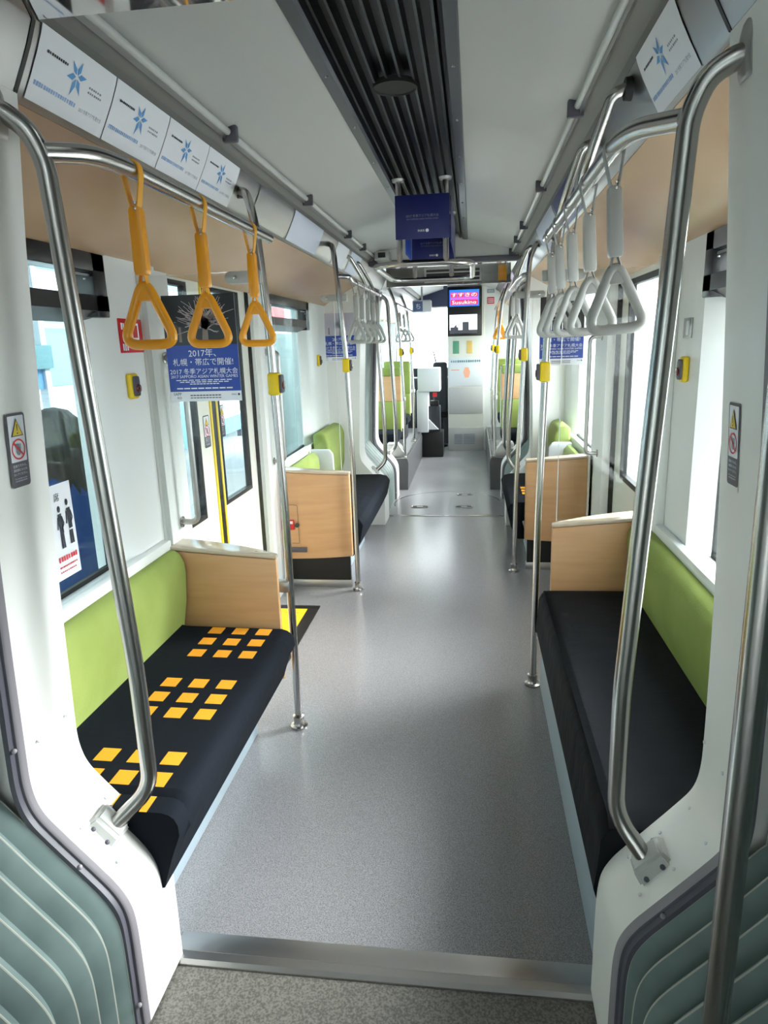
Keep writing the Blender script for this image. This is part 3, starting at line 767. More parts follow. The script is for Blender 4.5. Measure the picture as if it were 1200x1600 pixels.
R2 = .0158
def pole(pts, label, base=True, flange_z=0., grom=True, grp='floor to ceiling grab poles'):
    t = thing('grab_pole', label, 'grab pole', (pts[0][0],pts[0][1],flange_z), grp)
    q = G(); q.tube(pts, R2, .07, 16); q.build('pole_tube', STEEL, t)
    x,y = pts[0][:2]
    q = G(); q.lathe((x,y,flange_z),[(0,0),(.036,0),(.037,.010),(.025,.014),(.022,.020),(.022,.052),(.025,.056),(.017,.062)],seg=20)
    for k in range(3):
        a = 2*PI*k/3+.5; q.lathe((x+.029*math.cos(a),y+.029*math.sin(a),flange_z+.008),[(.005,0),(.004,.004),(0,.0045)],seg=8)
    q.build('floor_flange', STEEL, t)
    if grom:
        e = pts[-1]; q = G(); q.lathe(e,[(0,-.012),(.026,-.01),(.026,.012),(0,.012)],axis='x',seg=16); q.build('rubber_grommet', GASKET, t)
    return t
pole([(-.492,2.557,0),(-.490,2.557,.95),(-.507,2.557,1.70),(-.530,2.557,2.03),(-.565,2.60,2.15),(-.632,2.71,2.178)],'grab pole at the end of the orange-squared bench')
pole([(.535,2.997,0),(.542,2.997,.86),(.560,2.997,1.60),(.585,2.997,2.0),(.62,2.997,2.14),(.672,2.997,2.16)],'grab pole at the end of the plain black bench')
tC = pole([(-.505,4.227,0),(-.507,4.227,.80),(-.522,4.227,1.52),(-.556,4.227,1.97),(-.572,4.24,2.13),(-.600,4.33,2.192),(-.632,4.45,2.198)],'grab pole in front of the end panel with the red sticker')
tD = pole([(.544,4.645,0),(.548,4.645,.62),(.575,4.645,1.25),(.600,4.645,1.9),(.612,4.645,2.10),(.65,4.645,2.18),(.672,4.645,2.185)],'grab pole in front of the end panel past the single door')
for s,t,y0,y1,xa,lab in ((-1,tC,4.227,6.0,-.556,''),(1,tD,4.645,6.0,.60,'')):
    xr = -.53 if s<0 else .565
    q = G(); q.tube([(xa,y0,2.0),(xa+(.06 if s<0 else -.02),y0+.06,2.0),(xr,y0+.35,2.0),(xr,y1,2.0)], R2, .06, 14); q.build('strap_bar', STEEL, t)
    for yy in (4.95,5.35):
        q = G(); q.tube([(X(s,.63),yy,2.2),(X(s,.60),yy,2.19),(xr+s*.01,yy+.16,2.06),(xr,yy+.24,2.0)], .0145, .06, 12); q.build('hanger_tube', STEEL, t)
t = thing('grab_pole', 'stout steel pole standing in the bellows passage beside the plain black bench portal', 'grab pole', (.632,.90,-.012), 'floor to ceiling grab poles')
q = G(); q.tube([(.632,.90,-.01),(.630,.90,1.9),(.64,.90,2.225)], .019, .05, 20); q.build('pole_tube', STEEL, t)
q = G(); q.lathe((.632,.90,-.012),[(0,0),(.04,0),(.04,.01),(.026,.014),(.026,.04)],seg=20); q.build('floor_flange', STEEL, t)

# hoop rail hanging from the ceiling
t = thing('hoop_rail', 'oval steel hoop rail hanging from the ceiling centre on four posts', 'hoop rail', (0,4.2,2.0))
q = G(); q.tube([(-.27,3.74,2.0),(.25,3.74,2.0),(.25,4.72,2.0),(-.27,4.72,2.0)], .0165, .17, 14, closed=True, fs=8); q.build('hoop_tube', STEEL, t)
for y in (3.74,4.72):
    for x in (-.125,.115):
        q = G(); q.tube([(x,y,2.0),(x,y,2.41)], .0155, seg=14); hp = q.build('hanging_post', STEEL, t)
        q = G(); q.lathe((x,y,2.405),[(0,-.012),(.03,-.012),(.034,0)],seg=16); q.build('ceiling_flange', STEELD, hp)
def hang_sign(y, x0, x1, z0, z1, label, side=None):
    t = thing('hanging_sign', label, 'sign', ((x0+x1)/2,y,z0), 'navy signs on the hoop posts')
    q = G(); q.box(x0,x1,y-.004,y,z0,z1,bev=.001); q.build('sign_board', NAVY, t)
    q = G(); w=x1-x0; h=z1-z0; cx=(x0+x1)/2; yy=y-.0055
    write(q,'2017 冬季アジア札幌大会',w*.60,(cx,yy,z0+h*.525),(1,0,0),(0,0,1)); write(q,'2017 SAPPORO ASIAN WINTER GAMES',w*.58,(cx,yy,z0+h*.45),(1,0,0),(0,0,1))
    q.build('lettering', INKGREY, t)
    q = G(); write(q,'INKK',w*.13,(cx-w*.02,yy,z0+h*.185),(1,0,0),(0,0,1)); q.poly([(cx+w*.085+w*.03*math.cos(a),yy,z0+h*.185+w*.03*math.sin(a)) for a in [PI*2*i/16 for i in range(16)]]); q.build('logo', INKWHITE, t)
hang_sign(3.718,-.142,.136,2.115,2.325,'navy sign on the front posts of the hoop rail')
hang_sign(4.70,-.142,.136,2.105,2.325,'navy sign on the rear posts of the hoop rail')
t = thing('hanging_sign','blue side panel hanging lengthwise between the hoop posts','sign',(-.145,4.45,2.1),'navy signs on the hoop posts')
q = G(); q.box(-.145,-.141,4.28,4.66,2.11,2.32); q.build('sign_board', INKBLUE, t)
t = thing('hanging_sign','navy side panel on the single door side of the hoop','sign',(.137,4.3,2.1),'navy signs on the hoop posts')
q = G(); q.box(.137,.141,3.76,4.66,2.11,2.32); q.build('sign_board', NAVY, t)

# ------------------------------------------------------------------ hanging straps
def strap(colp, cols, label, group, loc, tiny=False):
    x,y,z = loc
    t = thing('hanging_strap', label, 'hanging strap', loc, group)
    g = G(); r=.0205
    L = [(x-.003,z-.095)]+[(x-.010,z-.07),(x-r*1.02,z-.012)]
    L += [(x+r*math.cos(a),z+r*math.sin(a)) for a in [PI-PI*i/8 for i in range(9)]]
    L += [(x+r*1.02,z-.012),(x+.010,z-.07),(x+.003,z-.095)]
    for th in (0,): 
        rows=[]
        for i,(a,b) in enumerate(L):
            # tangent normal for thickness
            p0=L[max(i-1,0)]; p1=L[min(i+1,len(L)-1)]; dx,dz=p1[0]-p0[0],p1[1]-p0[1]; n=math.hypot(dx,dz) or 1; nx,nz=-dz/n*.0016,dx/n*.0016
            rows.append([(a+nx,y-.011,b+nz),(a+nx,y+.011,b+nz),(a-nx,y+.011,b-nz),(a-nx,y-.011,b-nz)])
        vs=g.strip(rows,closed=True); g.bm.faces.new(vs[0]); g.bm.faces.new(vs[-1][::-1])
    g.build('loop_strap', cols, t)
    g = G(); g.prism([(x-.0145,z-.228),(x+.0145,z-.228),(x+.0165,z-.215),(x+.015,z-.085),(x+.010,z-.078),(x-.010,z-.078),(x-.015,z-.085),(x-.0165,z-.215)],'y',y-.0135,y+.0135,bev=.004)
    g.build('grip_sleeve', colp, t)
    g = G()
    for sg in (-1,1): g.tube([(x+sg*.004,y,z-.222),(x+sg*.018,y,z-.275)], .004, seg=8, sq=(.009,.003,(0,1,0)))
    g.build('link_strap', cols, t)
    g = G(); g.tube([(x,y,z-.232),(x+.069,y,z-.386),(x-.069,y,z-.386)], .0122, .042, 12, closed=True, fs=7)
    g.prism([(x-.018,z-.262),(x-.024,z-.286),(x+.024,z-.286),(x+.018,z-.262),(x+.01,z-.255),(x-.01,z-.255)],'y',y-.010,y+.010,bev=.004)
    g.build('triangle_grip', colp, t)
    g = G()
    for dz in (-.072,-.084):
        g.lathe((x+.004,y-.0115,z+dz),[(0,-.004),(.004,-.003),(.0045,.002)],axis='y',seg=8)
    g.build('rivet', STEEL, t)
    return t
oy = [1.60,1.985,2.44]
s0 = strap(ORANGE, ORSTRAP, 'amber hanging strap closest to the passage over the orange-squared bench','amber straps on the first bar',(-.518,oy[0],RZ))
dup(s0,(-.517,oy[1],RZ),'amber hanging strap in the middle over the orange-squared bench'); dup(s0,(-.515,oy[2],RZ),'amber hanging strap beside the grab pole over the orange-squared bench')
gs = strap(GREYPL, GREYSTRAP, 'grey hanging strap closest to the passage over the plain black bench','grey straps on the plain bench bar',(.557,1.685,RZ))
for i,y in enumerate((2.02,2.35,2.66,2.93)):
    dup(gs,(.556,y,RZ),'grey hanging strap, %s from the passage, over the plain black bench'%['second','third','fourth','fifth'][i])
for i,y in enumerate((4.72,4.98,5.27,5.56,5.82)):
    dup(gs,(-.53,y,RZ),'grey hanging strap, %s on the bar past the double door'%['first','second','third','fourth','last'][i],'grey straps past the double door')
for i,y in enumerate((5.1,5.6)):
    dup(gs,(.565,y,RZ),'grey hanging strap, %s on the bar past the single door'%['first','last'][i],'grey straps past the single door')

for o in list(C.objects):
    if o.parent is None and o.get('group') == 'grey straps on the plain bench bar': o.rotation_euler.y = -math.radians(3.6)
# ------------------------------------------------------------------ buttons, signs, stickers
def stop_button(x, y, z, s, label, axis):
    t = thing('stop_button', label, 'stop button', (x,y,z), 'yellow stop buttons')
    if axis == 'pole':
        q = G(); q.box(x-.022,x+.022,y-.026,y+.03,z-.042,z+.042,bev=.010); q.build('button_housing', YELLOW, t)
        q = G(); q.box(x-s*.020,x-s*.034,y-.018,y+.022,z-.034,z+.034,bev=.006); q.build('button_face', DKTRIM, t)
        q = G(); q.lathe((x-s*.033,y+.002,z-.006),[(.016,0),(.014,-s*.005),(0,-s*.006)],axis='x',seg=16); q.build('push_button', MAROON, t)
    else:
        q = G(); q.box(x,x-s*.022,y-.030,y+.030,z-.046,z+.046,bev=.009); q.build('button_housing', YELLOW, t)
        q = G(); q.box(x-s*.019,x-s*.032,y-.022,y+.022,z-.036,z+.036,bev=.009); q.build('button_face', DKTRIM, t)
        q = G(); q.lathe((x-s*.031,y,z-.008),[(.017,0),(.014,-s*.006),(0,-s*.008)],axis='x',seg=16); q.build('push_button', MAROON, t)
stop_button(-.495,2.545,1.463,-1,'yellow stop button on the pole at the orange-squared bench','pole')
stop_button(-.520,4.215,1.475,-1,'yellow stop button on the pole before the red sticker panel','pole')
stop_button(.553,2.985,1.462,1,'yellow stop button on the pole at the plain black bench','pole')
stop_button(.586,4.633,1.50,1,'yellow stop button on the pole past the single door','pole')
stop_button(-1.0,2.40,1.475,-1,'yellow stop button on the white wall under the red sign','wall')
stop_button(1.022,2.63,1.475,1,'yellow stop button on the white pillar under the small metal plate','wall')
stop_button(-1.0,5.55,1.48,-1,'yellow stop button on the wall beside the far window','wall')
t = thing('red_sign','red safety notice on the white wall behind an amber strap','sign',(-1.0,2.445,1.595))
q = G(); q.box(-1.0,-.994,2.36,2.53,1.595,1.715,bev=.002); q.build('sign_plate', RED, t)
q = G(); xx=-.993
for z in (1.688,1.615): 
    marks(q,3,2.37,2.415,z,.026,lambda a,b:(xx,a,b),0,int(z*100))
q.quad((xx,2.445,1.64),(xx,2.50,1.64),(xx,2.50,1.70),(xx,2.445,1.70))
q.build('lettering', INKWHITE, t)
q = G(); q.box(-.9935,-.9925,2.455,2.49,1.648,1.692); q.build('pictogram', RED, t)
t = thing('switch_plate','small metal switch plate on the pillar above the stop button','switch plate',(1.022,2.65,1.60))
q = G(); q.box(1.022,1.016,2.60,2.69,1.585,1.655,bev=.002); q.build('plate', STEELD, t)
q = G(); q.box(1.018,1.012,2.615,2.645,1.595,1.645,bev=.003); q.build('rocker', GREYBOX, t)

def warn(s, x, y0, y1, z0, z1, label, tilt=0., ymirror=1):
    """caution label on a side surface at x, facing the aisle"""
    t = thing('caution_sticker', label, 'sticker', (x,(y0+y1)/2,z0), 'caution stickers')
    sg = 1 if s<0 else -1          # reading direction along y
    yc=(y0+y1)/2; w=y1-y0; h=z1-z0
    def P(a,b,d): return (x - s*d - s*0 + tilt*(b-.5)*h, yc+sg*(a-.5)*w, z0+b*h)
    def rr(a0,a1,b0,b1,d,r=.12,n=4):
        pts=[]; ra=r; rb=r*w/h
        for cxx,cyy,st in ((a1-ra,b1-rb,0),(a0+ra,b1-rb,90),(a0+ra,b0+rb,180),(a1-ra,b0+rb,270)):
            for i in range(n+1):
                an=math.radians(st+90*i/n); pts.append(P(cxx+ra*math.cos(an),cyy+rb*math.sin(an),d))
        return pts
    q = G(); q.poly(rr(0,1,0,1,.0008)); q.build('dark_backing', DKTRIM, t)
    q = G(); q.poly(rr(.09,.91,.345,.965,.0014,.04)); q.build('white_field', PAPER, t)
    q = G(); q.poly([P(.5,.93,.0024),P(.18,.69,.0024),P(.82,.69,.0024)]); q.build('triangle_outline', INKDARK, t)
    q = G(); q.poly([P(.5,.905,.0030),P(.24,.702,.0030),P(.76,.702,.0030)]); q.build('yellow_triangle', YELLOW, t)
    q = G(); q.poly([P(.475,.85,.0036),P(.525,.85,.0036),P(.515,.76,.0036),P(.485,.76,.0036)]); q.poly([P(.47,.74,.0036),P(.53,.74,.0036),P(.53,.722,.0036),P(.47,.722,.0036)]); q.build('exclamation_mark', INKDARK, t)
    q = G(); k=w/h; n=32
    rows=[[P(.5+rr_*math.cos(a),.515+rr_*k*math.sin(a),.0024) for rr_ in (.36,.30)] for a in [2*PI*i/n for i in range(n+1)]]
    q.strip(rows)
    a=math.radians(135); dx,dz=math.cos(a),math.sin(a); nx,nz=-dz*.035,dx*.035
    q.poly([P(.5+dx*.32+nx,.515+(dz*.32+nz)*k,.0028),P(.5+dx*.32-nx,.515+(dz*.32-nz)*k,.0028),P(.5-dx*.32-nx,.515+(-dz*.32-nz)*k,.0028),P(.5-dx*.32+nx,.515+(-dz*.32+nz)*k,.0028)])
    q.build('ban_ring', REDS, t)
    q = G(); q.poly([P(.5+.13*math.cos(a),.49+.15*k*math.sin(a),.0020) for a in [2*PI*i/14 for i in range(14)]])
    for i in range(4): q.poly([P(.38+.07*i,.51,.0020),P(.43+.07*i,.51,.0020),P(.43+.07*i,.51+.2*k,.0020),P(.38+.07*i,.51+.2*k,.0020)])
    q.build('hand_symbol', INKGREY, t)
    q = G()
    for st,b,wd in (('危険ですから、',.29,.72),('連結部にもたれ',.235,.72),('ないでください。',.18,.72),('Do not lean on the',.12,.62),('connecting section',.085,.62)):
        o3 = P(.5,b,.0016); write(q, st, w*wd, o3, (0,sg,0), (tilt,0,1))
    q.build('lettering', INKWHITE, t)
    return t
warn(-1, -.7075, 1.290,1.352,1.325,1.482,'caution sticker with crossed hand on the portal by the orange-squared bench', tilt=.056)
warn(1, .7415, 1.322,1.378,1.315,1.472,'caution sticker with crossed hand on the portal by the plain black bench', tilt=-.056)
warn(-1, -1.0645, 3.205,3.285,1.12,1.28,'small caution sticker on the nearer door leaf beside the yellow edge')
warn(-1, -1.074, 3.455,3.53,1.14,1.31,'small caution sticker on the glass of the further door leaf')
t = thing('priority_sticker','white priority seat sticker with two figures on the window','sticker',(-1.07,1.93,.89))
q = G(); q.box(-1.071,-1.068,1.78,2.045,.885,1.195,bev=.001); q.build('sticker_sheet', PAPER, t)
q = G(); xx=-1.0665
def bar(a,b,w0):
    a=Vector(a);b=Vector(b);d=(b-a).normalized();n=Vector((-d.y,d.x))*w0
    q.poly([(xx,a.x+n.x,a.y+n.y),(xx,a.x-n.x,a.y-n.y),(xx,b.x-n.x,b.y-n.y),(xx,b.x+n.x,b.y+n.y)])
for yy,kind in ((1.965,0),(2.015,1)):
    q.poly([(xx,yy-.004*kind+.008*math.cos(a),1.115+.014*kind+.011*math.sin(a)) for a in [2*PI*i/14 for i in range(14)]])
    bar((yy,1.10+.01*kind),(yy+.003,1.035+.006*kind),.010); bar((yy-.003,1.035),(yy-.004,.985+.004*kind),.005); bar((yy+.006,1.035),(yy+.008,.985+.004*kind),.005)
    bar((yy-.010,1.09+.01*kind),(yy-.017,1.05+.01*kind),.003); bar((yy+.010,1.09+.01*kind),(yy+.018,1.065+.01*kind),.003); bar((yy+.018,1.065+.01*kind),(yy+.004,1.045+.01*kind),.003)
write(q,'席',.028,(xx,1.962,1.155),(0,1,0),(0,0,1))
q.build('figure_symbol', INKDARK, t)
q = G(); fp = lambda a,b: (-1.0665,a,b); marks(q,8,1.93,2.035,.952,.018,fp,0,1); marks(q,12,1.93,2.03,.926,.006,fp,0,2); marks(q,9,1.93,2.02,.910,.005,fp,0,3); q.build('red_lettering', REDS, t)

# ------------------------------------------------------------------ seats behind the end panels (before the far passage)
def twinseat(s, y0, y1, label, squares=False):
    t = thing('side_bench', label, 'bench seat', (X(s,.78),(y0+y1)/2,0), 'short benches past the doors')
    q = G(); q.prism([(X(s,.94),.40),(X(s,.94),.47),(X(s,.56),.475),(X(s,.50),.46),(X(s,.475),.42),(X(s,.50),.30),(X(s,.55),.20),(X(s,.62),.20),(X(s,.58),.33),(X(s,.65),.36)],'y',y0,y1,bev=.008); q.build('seat_cushion', DARKFAB, t)
    if squares:
        q = G()
        for i in range(3):
            for k in range(3): q.box(X(s,.60+.09*k),X(s,.655+.09*k),y0+.25+.1*i,y0+.31+.1*i,.472,.4775)
        q.build('printed_square', ORFAB, t)
    q = G(); ym=(y0+y1)/2
    q.prism([(X(s,.985),.50),(X(s,.985),.80),(X(s,.95),.815),(X(s,.915),.78),(X(s,.905),.70),(X(s,.935),.49)],'y',y0+.02,ym-.08,bev=.012)
    q.build('backrest', GREENFAB, t, smooth=50)
    q = G(); q.prism([(X(s,.985),.45),(X(s,.985),.92),(X(s,.95),.945),(X(s,.89),.93),(X(s,.86),.86),(X(s,.87),.60),(X(s,.91),.47)],'y',ym+.05,y1-.03,bev=.02,seg=3)
    q.build('backrest', GREENFAB, t, smooth=50)
    q = G(); q.prism([(X(s,.985),.47),(X(s,.985),.825),(X(s,.84),.825),(X(s,.81),.79),(X(s,.80),.47)],'y',ym-.05,ym-.02,bev=.012); q.build('seat_divider', GREYBOX, t)
    q = G(); q.box(X(s,.64),X(s,.98),y0,y1-.5,0,.36,bev=.006); q.build('seat_base', BASEP, t)
    return t
twinseat(-1, 4.34, 5.88, 'short bench with two green backrests past the double door')
twinseat(1, 4.78, 5.88, 'short bench with orange print past the single door', True)

# ------------------------------------------------------------------ driver section beyond the far passage
for s,lab in ((-1,'fare box side'),(1,'tall cabinet side')):
    xw = s*1.0
    g = G(); x0 = -.462 if s<0 else .448
    g.prism([(x0,0),(x0-s*.01,.30),(x0+s*.0,.345),(x0+s*.02,.355),(s*1.0,.36),(s*1.0,0)],'y',7.40,10.1)
    struct(g.build('floor_plinth', PLINTH), 'raised dark grey wheel plinth under the seats, '+lab, 'plinth')
    g = G(); g.tube([(x0+s*.01,7.41,.358),(x0+s*.01,10.1,.358)], .010, seg=8); g.tube([(x0+s*.01,7.405,.358),(s*.72,7.405,.358)], .010, seg=8)
    struct(g.build('trim_edge', STEEL), 'bright steel nosing along the wheel plinth, '+lab, 'edge trim')
    for k,(y,zt,zs) in enumerate(((8.05,1.32,.60),(9.25,1.36,.66))):
        xa,xb = s*.585,s*.93
        t = thing('passenger_seat', 'raised single seat with green and wood backrest, %s, %s'%(lab,['first past the passage','second, by the cab'][k]), 'seat', (s*.75,y,.355), 'raised seats in the driver section')
        q = G(); q.box(xa,xb,y-.40,y+.04,zs-.11,zs,bev=.03,seg=3); q.build('seat_cushion', DARKFAB, t)
        q = G(); q.box(xa,xb,y,y+.07,zs-.05,.93,bev=.02); q.build('backrest', GREENFAB, t)
        q = G(); q.box(xa,xb,y+.01,y+.075,.93,1.225,bev=.008); q.build('wood_back_panel', WOOD if k==0 else GREENFAB, t)
        q = G(); q.box(xa,xb,y-.01,y+.08,1.22,zt,bev=.02); q.build('head_cushion', GREENFAB, t)
        q = G(); q.tube([(xa,y+.085,zs),(xa,y+.085,zt-.02)], .012, seg=8); q.build('seat_frame', GREYBOX, t)
        q = G(); q.box(s*.62,s*.9,y-.34,y+.02,.352,zs-.10,bev=.01); q.build('seat_pedestal', DASH, t)
    # grab poles on the plinth
    for k,y in enumerate((7.48,8.75)):
        xp = s*.43 if k==0 else s*.45
        t = thing('grab_pole','steel grab pole on the wheel plinth, %s, %s'%(lab,['by the passage','by the cab'][k]),'grab pole',(s*.50,y,.355),'poles on the wheel plinths')
        q = G(); q.tube([(s*.50,y,.357),(s*.49,y,.9),(s*.52,y,1.6),(s*.56,y,2.0),(s*.64,y,2.2)], R2, .08, 12); q.build('pole_tube', STEEL, t)
        q = G(); q.lathe((s*.50,y,.357),[(.034,0),(.034,.008),(.022,.012),(.022,.035)],seg=14); q.lathe((s*.495,y,1.0),[(.022,-.02),(.024,0),(.022,.02)],seg=14); q.build('pole_collar', STEELD, t)
        if k==0:
            q = G(); q.tube([(s*.555,y,2.0),(s*.56,y+.2,2.0),(s*.56,9.6,2.0)], R1, .05, 12); q.build('strap_bar', STEEL, t)
        stop_button(s*.515,y-.012,1.50,s,'yellow stop button on the plinth pole, %s, %s'%(lab,['by the passage','by the cab'][k]),'pole')
    # small white waste bags / boxes on plinth
    t = thing('equipment_box','steel equipment box on the wheel plinth, '+lab,'box',(s*.60,7.52,.36))
    q = G(); q.prism([(s*.50,.358),(s*.50,.42),(s*.56,.50),(s*.70,.50),(s*.70,.358)],'y',7.43,7.61,bev=.006); q.build('box_body', STEELD, t)
    q = G(); q.box(s*.57,s*.69,7.45,7.59,.50,.512,bev=.003); q.build('box_lid', GREYBOX, t)
o0 = strap(ORANGE, ORSTRAP, 'amber hanging strap, first on the far bar by the tall cabinet','amber straps by the tall cabinet',(.56,7.75,RZ))
for i,y in enumerate((8.0,8.25,8.5)): dup(o0,(.56,y,RZ),'amber hanging strap, %s on the far bar by the tall cabinet'%['second','third','fourth'][i])
for i,y in enumerate((7.8,8.3,8.8)): dup(gs,(-.56,y,RZ),'grey hanging strap, %s on the far bar by the fare boxes'%['first','second','third'][i],'grey straps by the fare boxes')
dup(gs,(.56,9.1,RZ),'grey hanging strap past the amber ones by the tall cabinet','grey straps by the fare boxes')

# cabinet with two displays
t = thing('equipment_cabinet','tall cream cabinet with two screens at the end of the aisle','cabinet',(.157,10.35,0))
q = G(); q.box(-.105,.42,10.20,10.7,.0,2.43,bev=.008); q.build('cabinet_body', CREAM, t)
q = G(); q.box(-.09,.405,10.188,10.203,.955,1.36,bev=.004); q.build('notice_panel', GREYBOX, t)
q = G(); q.box(-.095,.405,10.186,10.203,.55,.94,bev=.006); q.build('cabinet_door', GREYCAB, t)
q = G(); q.box(-.105,.42,10.190,10.203,.0,.345,bev=.004); q.build('plinth_panel', GREYCAB, t)
for a,b in ((-.015,.10),(.125,.29)):
    q = G()
    for i in range(7): q.box(a,b,10.184,10.192,.10+.023*i,.113+.023*i)
    q.build('vent_grille', INKGREY, t)
q = G(); marks(q,14,-.06,.375,1.31,.035,lambda a,b:(a,10.185,b),0,4)
q.build('notice_heading', TEALB, t)
q = G(); q.poly([(.17+.05*math.cos(a),10.185,1.15+.085*math.sin(a)) for a in [2*PI*i/6 for i in range(6)]]); q.box(-.06,.06,10.184,10.187,1.18,1.195); q.build('notice_diagram', mat('notice_orange', S(238,170,140), .5), t)
q = G(); q.box(-.03,.06,10.192,10.2,1.42,1.60,bev=.003); q.build('green_sticker', mat('sticker_green', S(90,150,120), .5), t)
q = G(); q.box(.17,.25,10.192,10.2,1.42,1.60,bev=.003); q.build('yellow_sticker', mat('sticker_yellow', S(226,190,110), .5), t)
t2 = thing('display_panel','black display panel with blue stop screen over a camera picture','display',(.13,10.19,1.665))
q = G(); q.box(-.105,.385,10.11,10.198,1.665,2.345,bev=.012); q.build('display_housing', BLACKP, t2)
q = G(); q.box(-.072,.345,10.106,10.112,2.075,2.30); q.build('stop_screen', SCREENB, t2)
q = G()
for i in range(4):
    a=-.055+.099*i; q.box(a,a+.088,10.1045,10.107,2.200,2.262)
q.box(-.06,.33,10.1045,10.107,2.095,2.165); q.build('stop_name_block', SCREENR, t2)
q = G(); q.box(-.06,.33,10.1045,10.107,2.172,2.192); q.build('divider_block', SCREENM, t2)
q = G(); write(q,'すすきの',.36,(.135,10.1035,2.231),(1,0,0),(0,0,1),hgt=.05); write(q,'Susukino',.34,(.135,10.1035,2.13),(1,0,0),(0,0,1),hgt=.048); q.build('stop_lettering', SCREENW, t2)
q = G(); q.box(-.072,.318,10.106,10.112,1.703,1.962); q.build('camera_screen', SCREENW, t2)
q = G(); q.box(-.072,.318,10.1045,10.107,1.703,1.75); q.box(.11,.20,10.1045,10.107,1.75,1.86); q.box(-.06,.05,10.1045,10.107,1.75,1.79); q.prism([(-.01,1.79),(.03,1.79),(.02,1.83)],'y',10.1045,10.107); q.build('camera_picture', SCREEND, t2)
# bulkhead beside the cabinet and over the cab
g = G(); g.box(.42,1.02,10.22,10.30,0,2.43); struct(g.build('wall_front', WHITE), 'white bulkhead between the tall cabinet and the side wall', 'wall')
for i,(z0,z1,m) in enumerate(((2.33,2.37,BEVEL),(2.25,2.30,INKGREY),(2.10,2.19,REDS))):
    t = thing('notice_label', ['brown notice strip high on the bulkhead by the screens','grey notice strip below the brown one on the bulkhead','red notice on the bulkhead beside the screens'][i], 'notice', (.50,10.22,z0), 'notices on the bulkhead')
    q = G(); q.box(.46,.56,10.214,10.22,z0,z1,bev=.001); q.build('label_sheet', m, t)
    q = G()
    for k in range(3): q.box(.47,.55,10.2125,10.2145,z0+(z1-z0)*(.2+.25*k),z0+(z1-z0)*(.3+.25*k))
    q.build('lettering', PAPER, t)
# cab front with windscreen
g = G(); g.box(-1.1,1.12,11.45,11.6,0,1.18); g.box(-1.1,1.12,11.45,11.6,2.25,2.5)
for x in (-1.05,1.0): g.box(x-.06,x+.06,11.45,11.6,1.18,2.25)
struct(g.build('wall_front', DASH), 'front wall of the cab under the windscreen', 'wall')
t = thing('window_20','bright windscreen at the end of the car','window',(0,11.5,1.18),kind='structure')
q = G(); q.box(-1.0,.95,11.5,11.507,1.18,2.25); q.build('glass_pane', GLASS, t)
q = G(); q.box(-.02,.02,11.48,11.51,1.18,2.25); q.build('windscreen_post', DASH, t)
t = thing('sun_blind','dark blue roller blind above the windscreen','blind',(-.5,11.3,2.1))
q = G(); q.box(-.98,-.05,11.30,11.31,2.14,2.44); q.build('blind_cloth', mat('blind_navy', S(40,46,76), .6), t)
q = G(); q.tube([(-.98,11.305,2.13),(-.05,11.305,2.13)], .012, seg=8); q.build('blind_rod', GREYBOX, t)
t = thing('fare_display','rounded grey fare display box hung before the windscreen','display',(-.42,9.5,1.99))
q = G(); q.box(-.55,-.29,9.47,9.55,1.985,2.145,bev=.022,seg=3); q.build('display_case', GREYBOX, t)
q = G(); q.box(-.535,-.41,9.465,9.472,2.0,2.13,bev=.002); q.build('blue_symbol_panel', mat('symbol_blue', S(86,104,150), .4), t)
q = G(); write(q,'ち',.06,(-.47,9.462,2.065),(1,0,0),(0,0,1)); q.build('symbol', INKWHITE, t)
q = G(); q.tube([(-.42,9.51,2.14),(-.42,9.51,2.45)], .012, seg=8); q.build('hanger', STEELD, t)
t = thing('fare_box','white fare machine with dark slot panel beside the driver','fare machine',(-.33,9.6,0))
q = G(); q.box(-.50,-.19,9.5,9.85,.93,1.25,bev=.015); q.build('upper_case', GREYBOX, t)
q = G(); q.box(-.52,-.36,9.55,9.85,.36,.95,bev=.01); q.build('column', GREYBOX, t)
q = G(); q.box(-.36,-.20,9.62,9.85,.30,.72,bev=.006); q.build('coin_unit', DASH, t)
q = G(); q.box(-.34,-.215,9.60,9.66,.72,.80,bev=.01); q.build('coin_tray', BLACKP, t)
q = G(); q.box(-.30,-.24,9.60,9.615,.85,.91); q.build('red_label', RED, t)
q = G(); q.box(-.46,-.16,9.60,9.95,0,.36,bev=.01); q.build('pedestal', BLACKM, t)
q = G(); q.prism([(-.36,.55),(-.36,.40),(-.22,.40)],'y',9.56,9.60); q.build('guard_plate', GREYBOX, t)
t = thing('driver_console','dark driver console beyond the fare machine','console',(-.45,10.9,0))
q = G(); q.box(-1.0,-.02,10.9,11.4,.0,1.05,bev=.04,seg=3); q.build('console_body', DASH, t)
q = G(); q.prism([(10.95,1.05),(11.3,1.05),(11.3,1.22),(11.1,1.25)],'x',-.35,-.16); q.build('instrument_hood', BLACKP, t)
q = G(); q.tube([(-.30,10.98,1.2),(-.36,11.05,1.45)], .01, seg=8); q.build('lever', BLACKP, t)
t = thing('driver_chair','dark driver chair seen beside the tall cabinet','chair',(-.3,10.62,0))
q = G(); q.box(-.34,-.125,10.45,10.55,.55,1.30,bev=.04,seg=3); q.build('backrest', DASH, t)
q = G(); q.box(-.34,-.125,10.55,10.85,.45,.57,bev=.03); q.build('seat_cushion', BLACKM, t)
q = G(); q.lathe((-.24,10.66,0),[(.11,0),(.11,.03),(.05,.05),(.05,.46)],seg=16); q.build('pedestal', DASH, t)
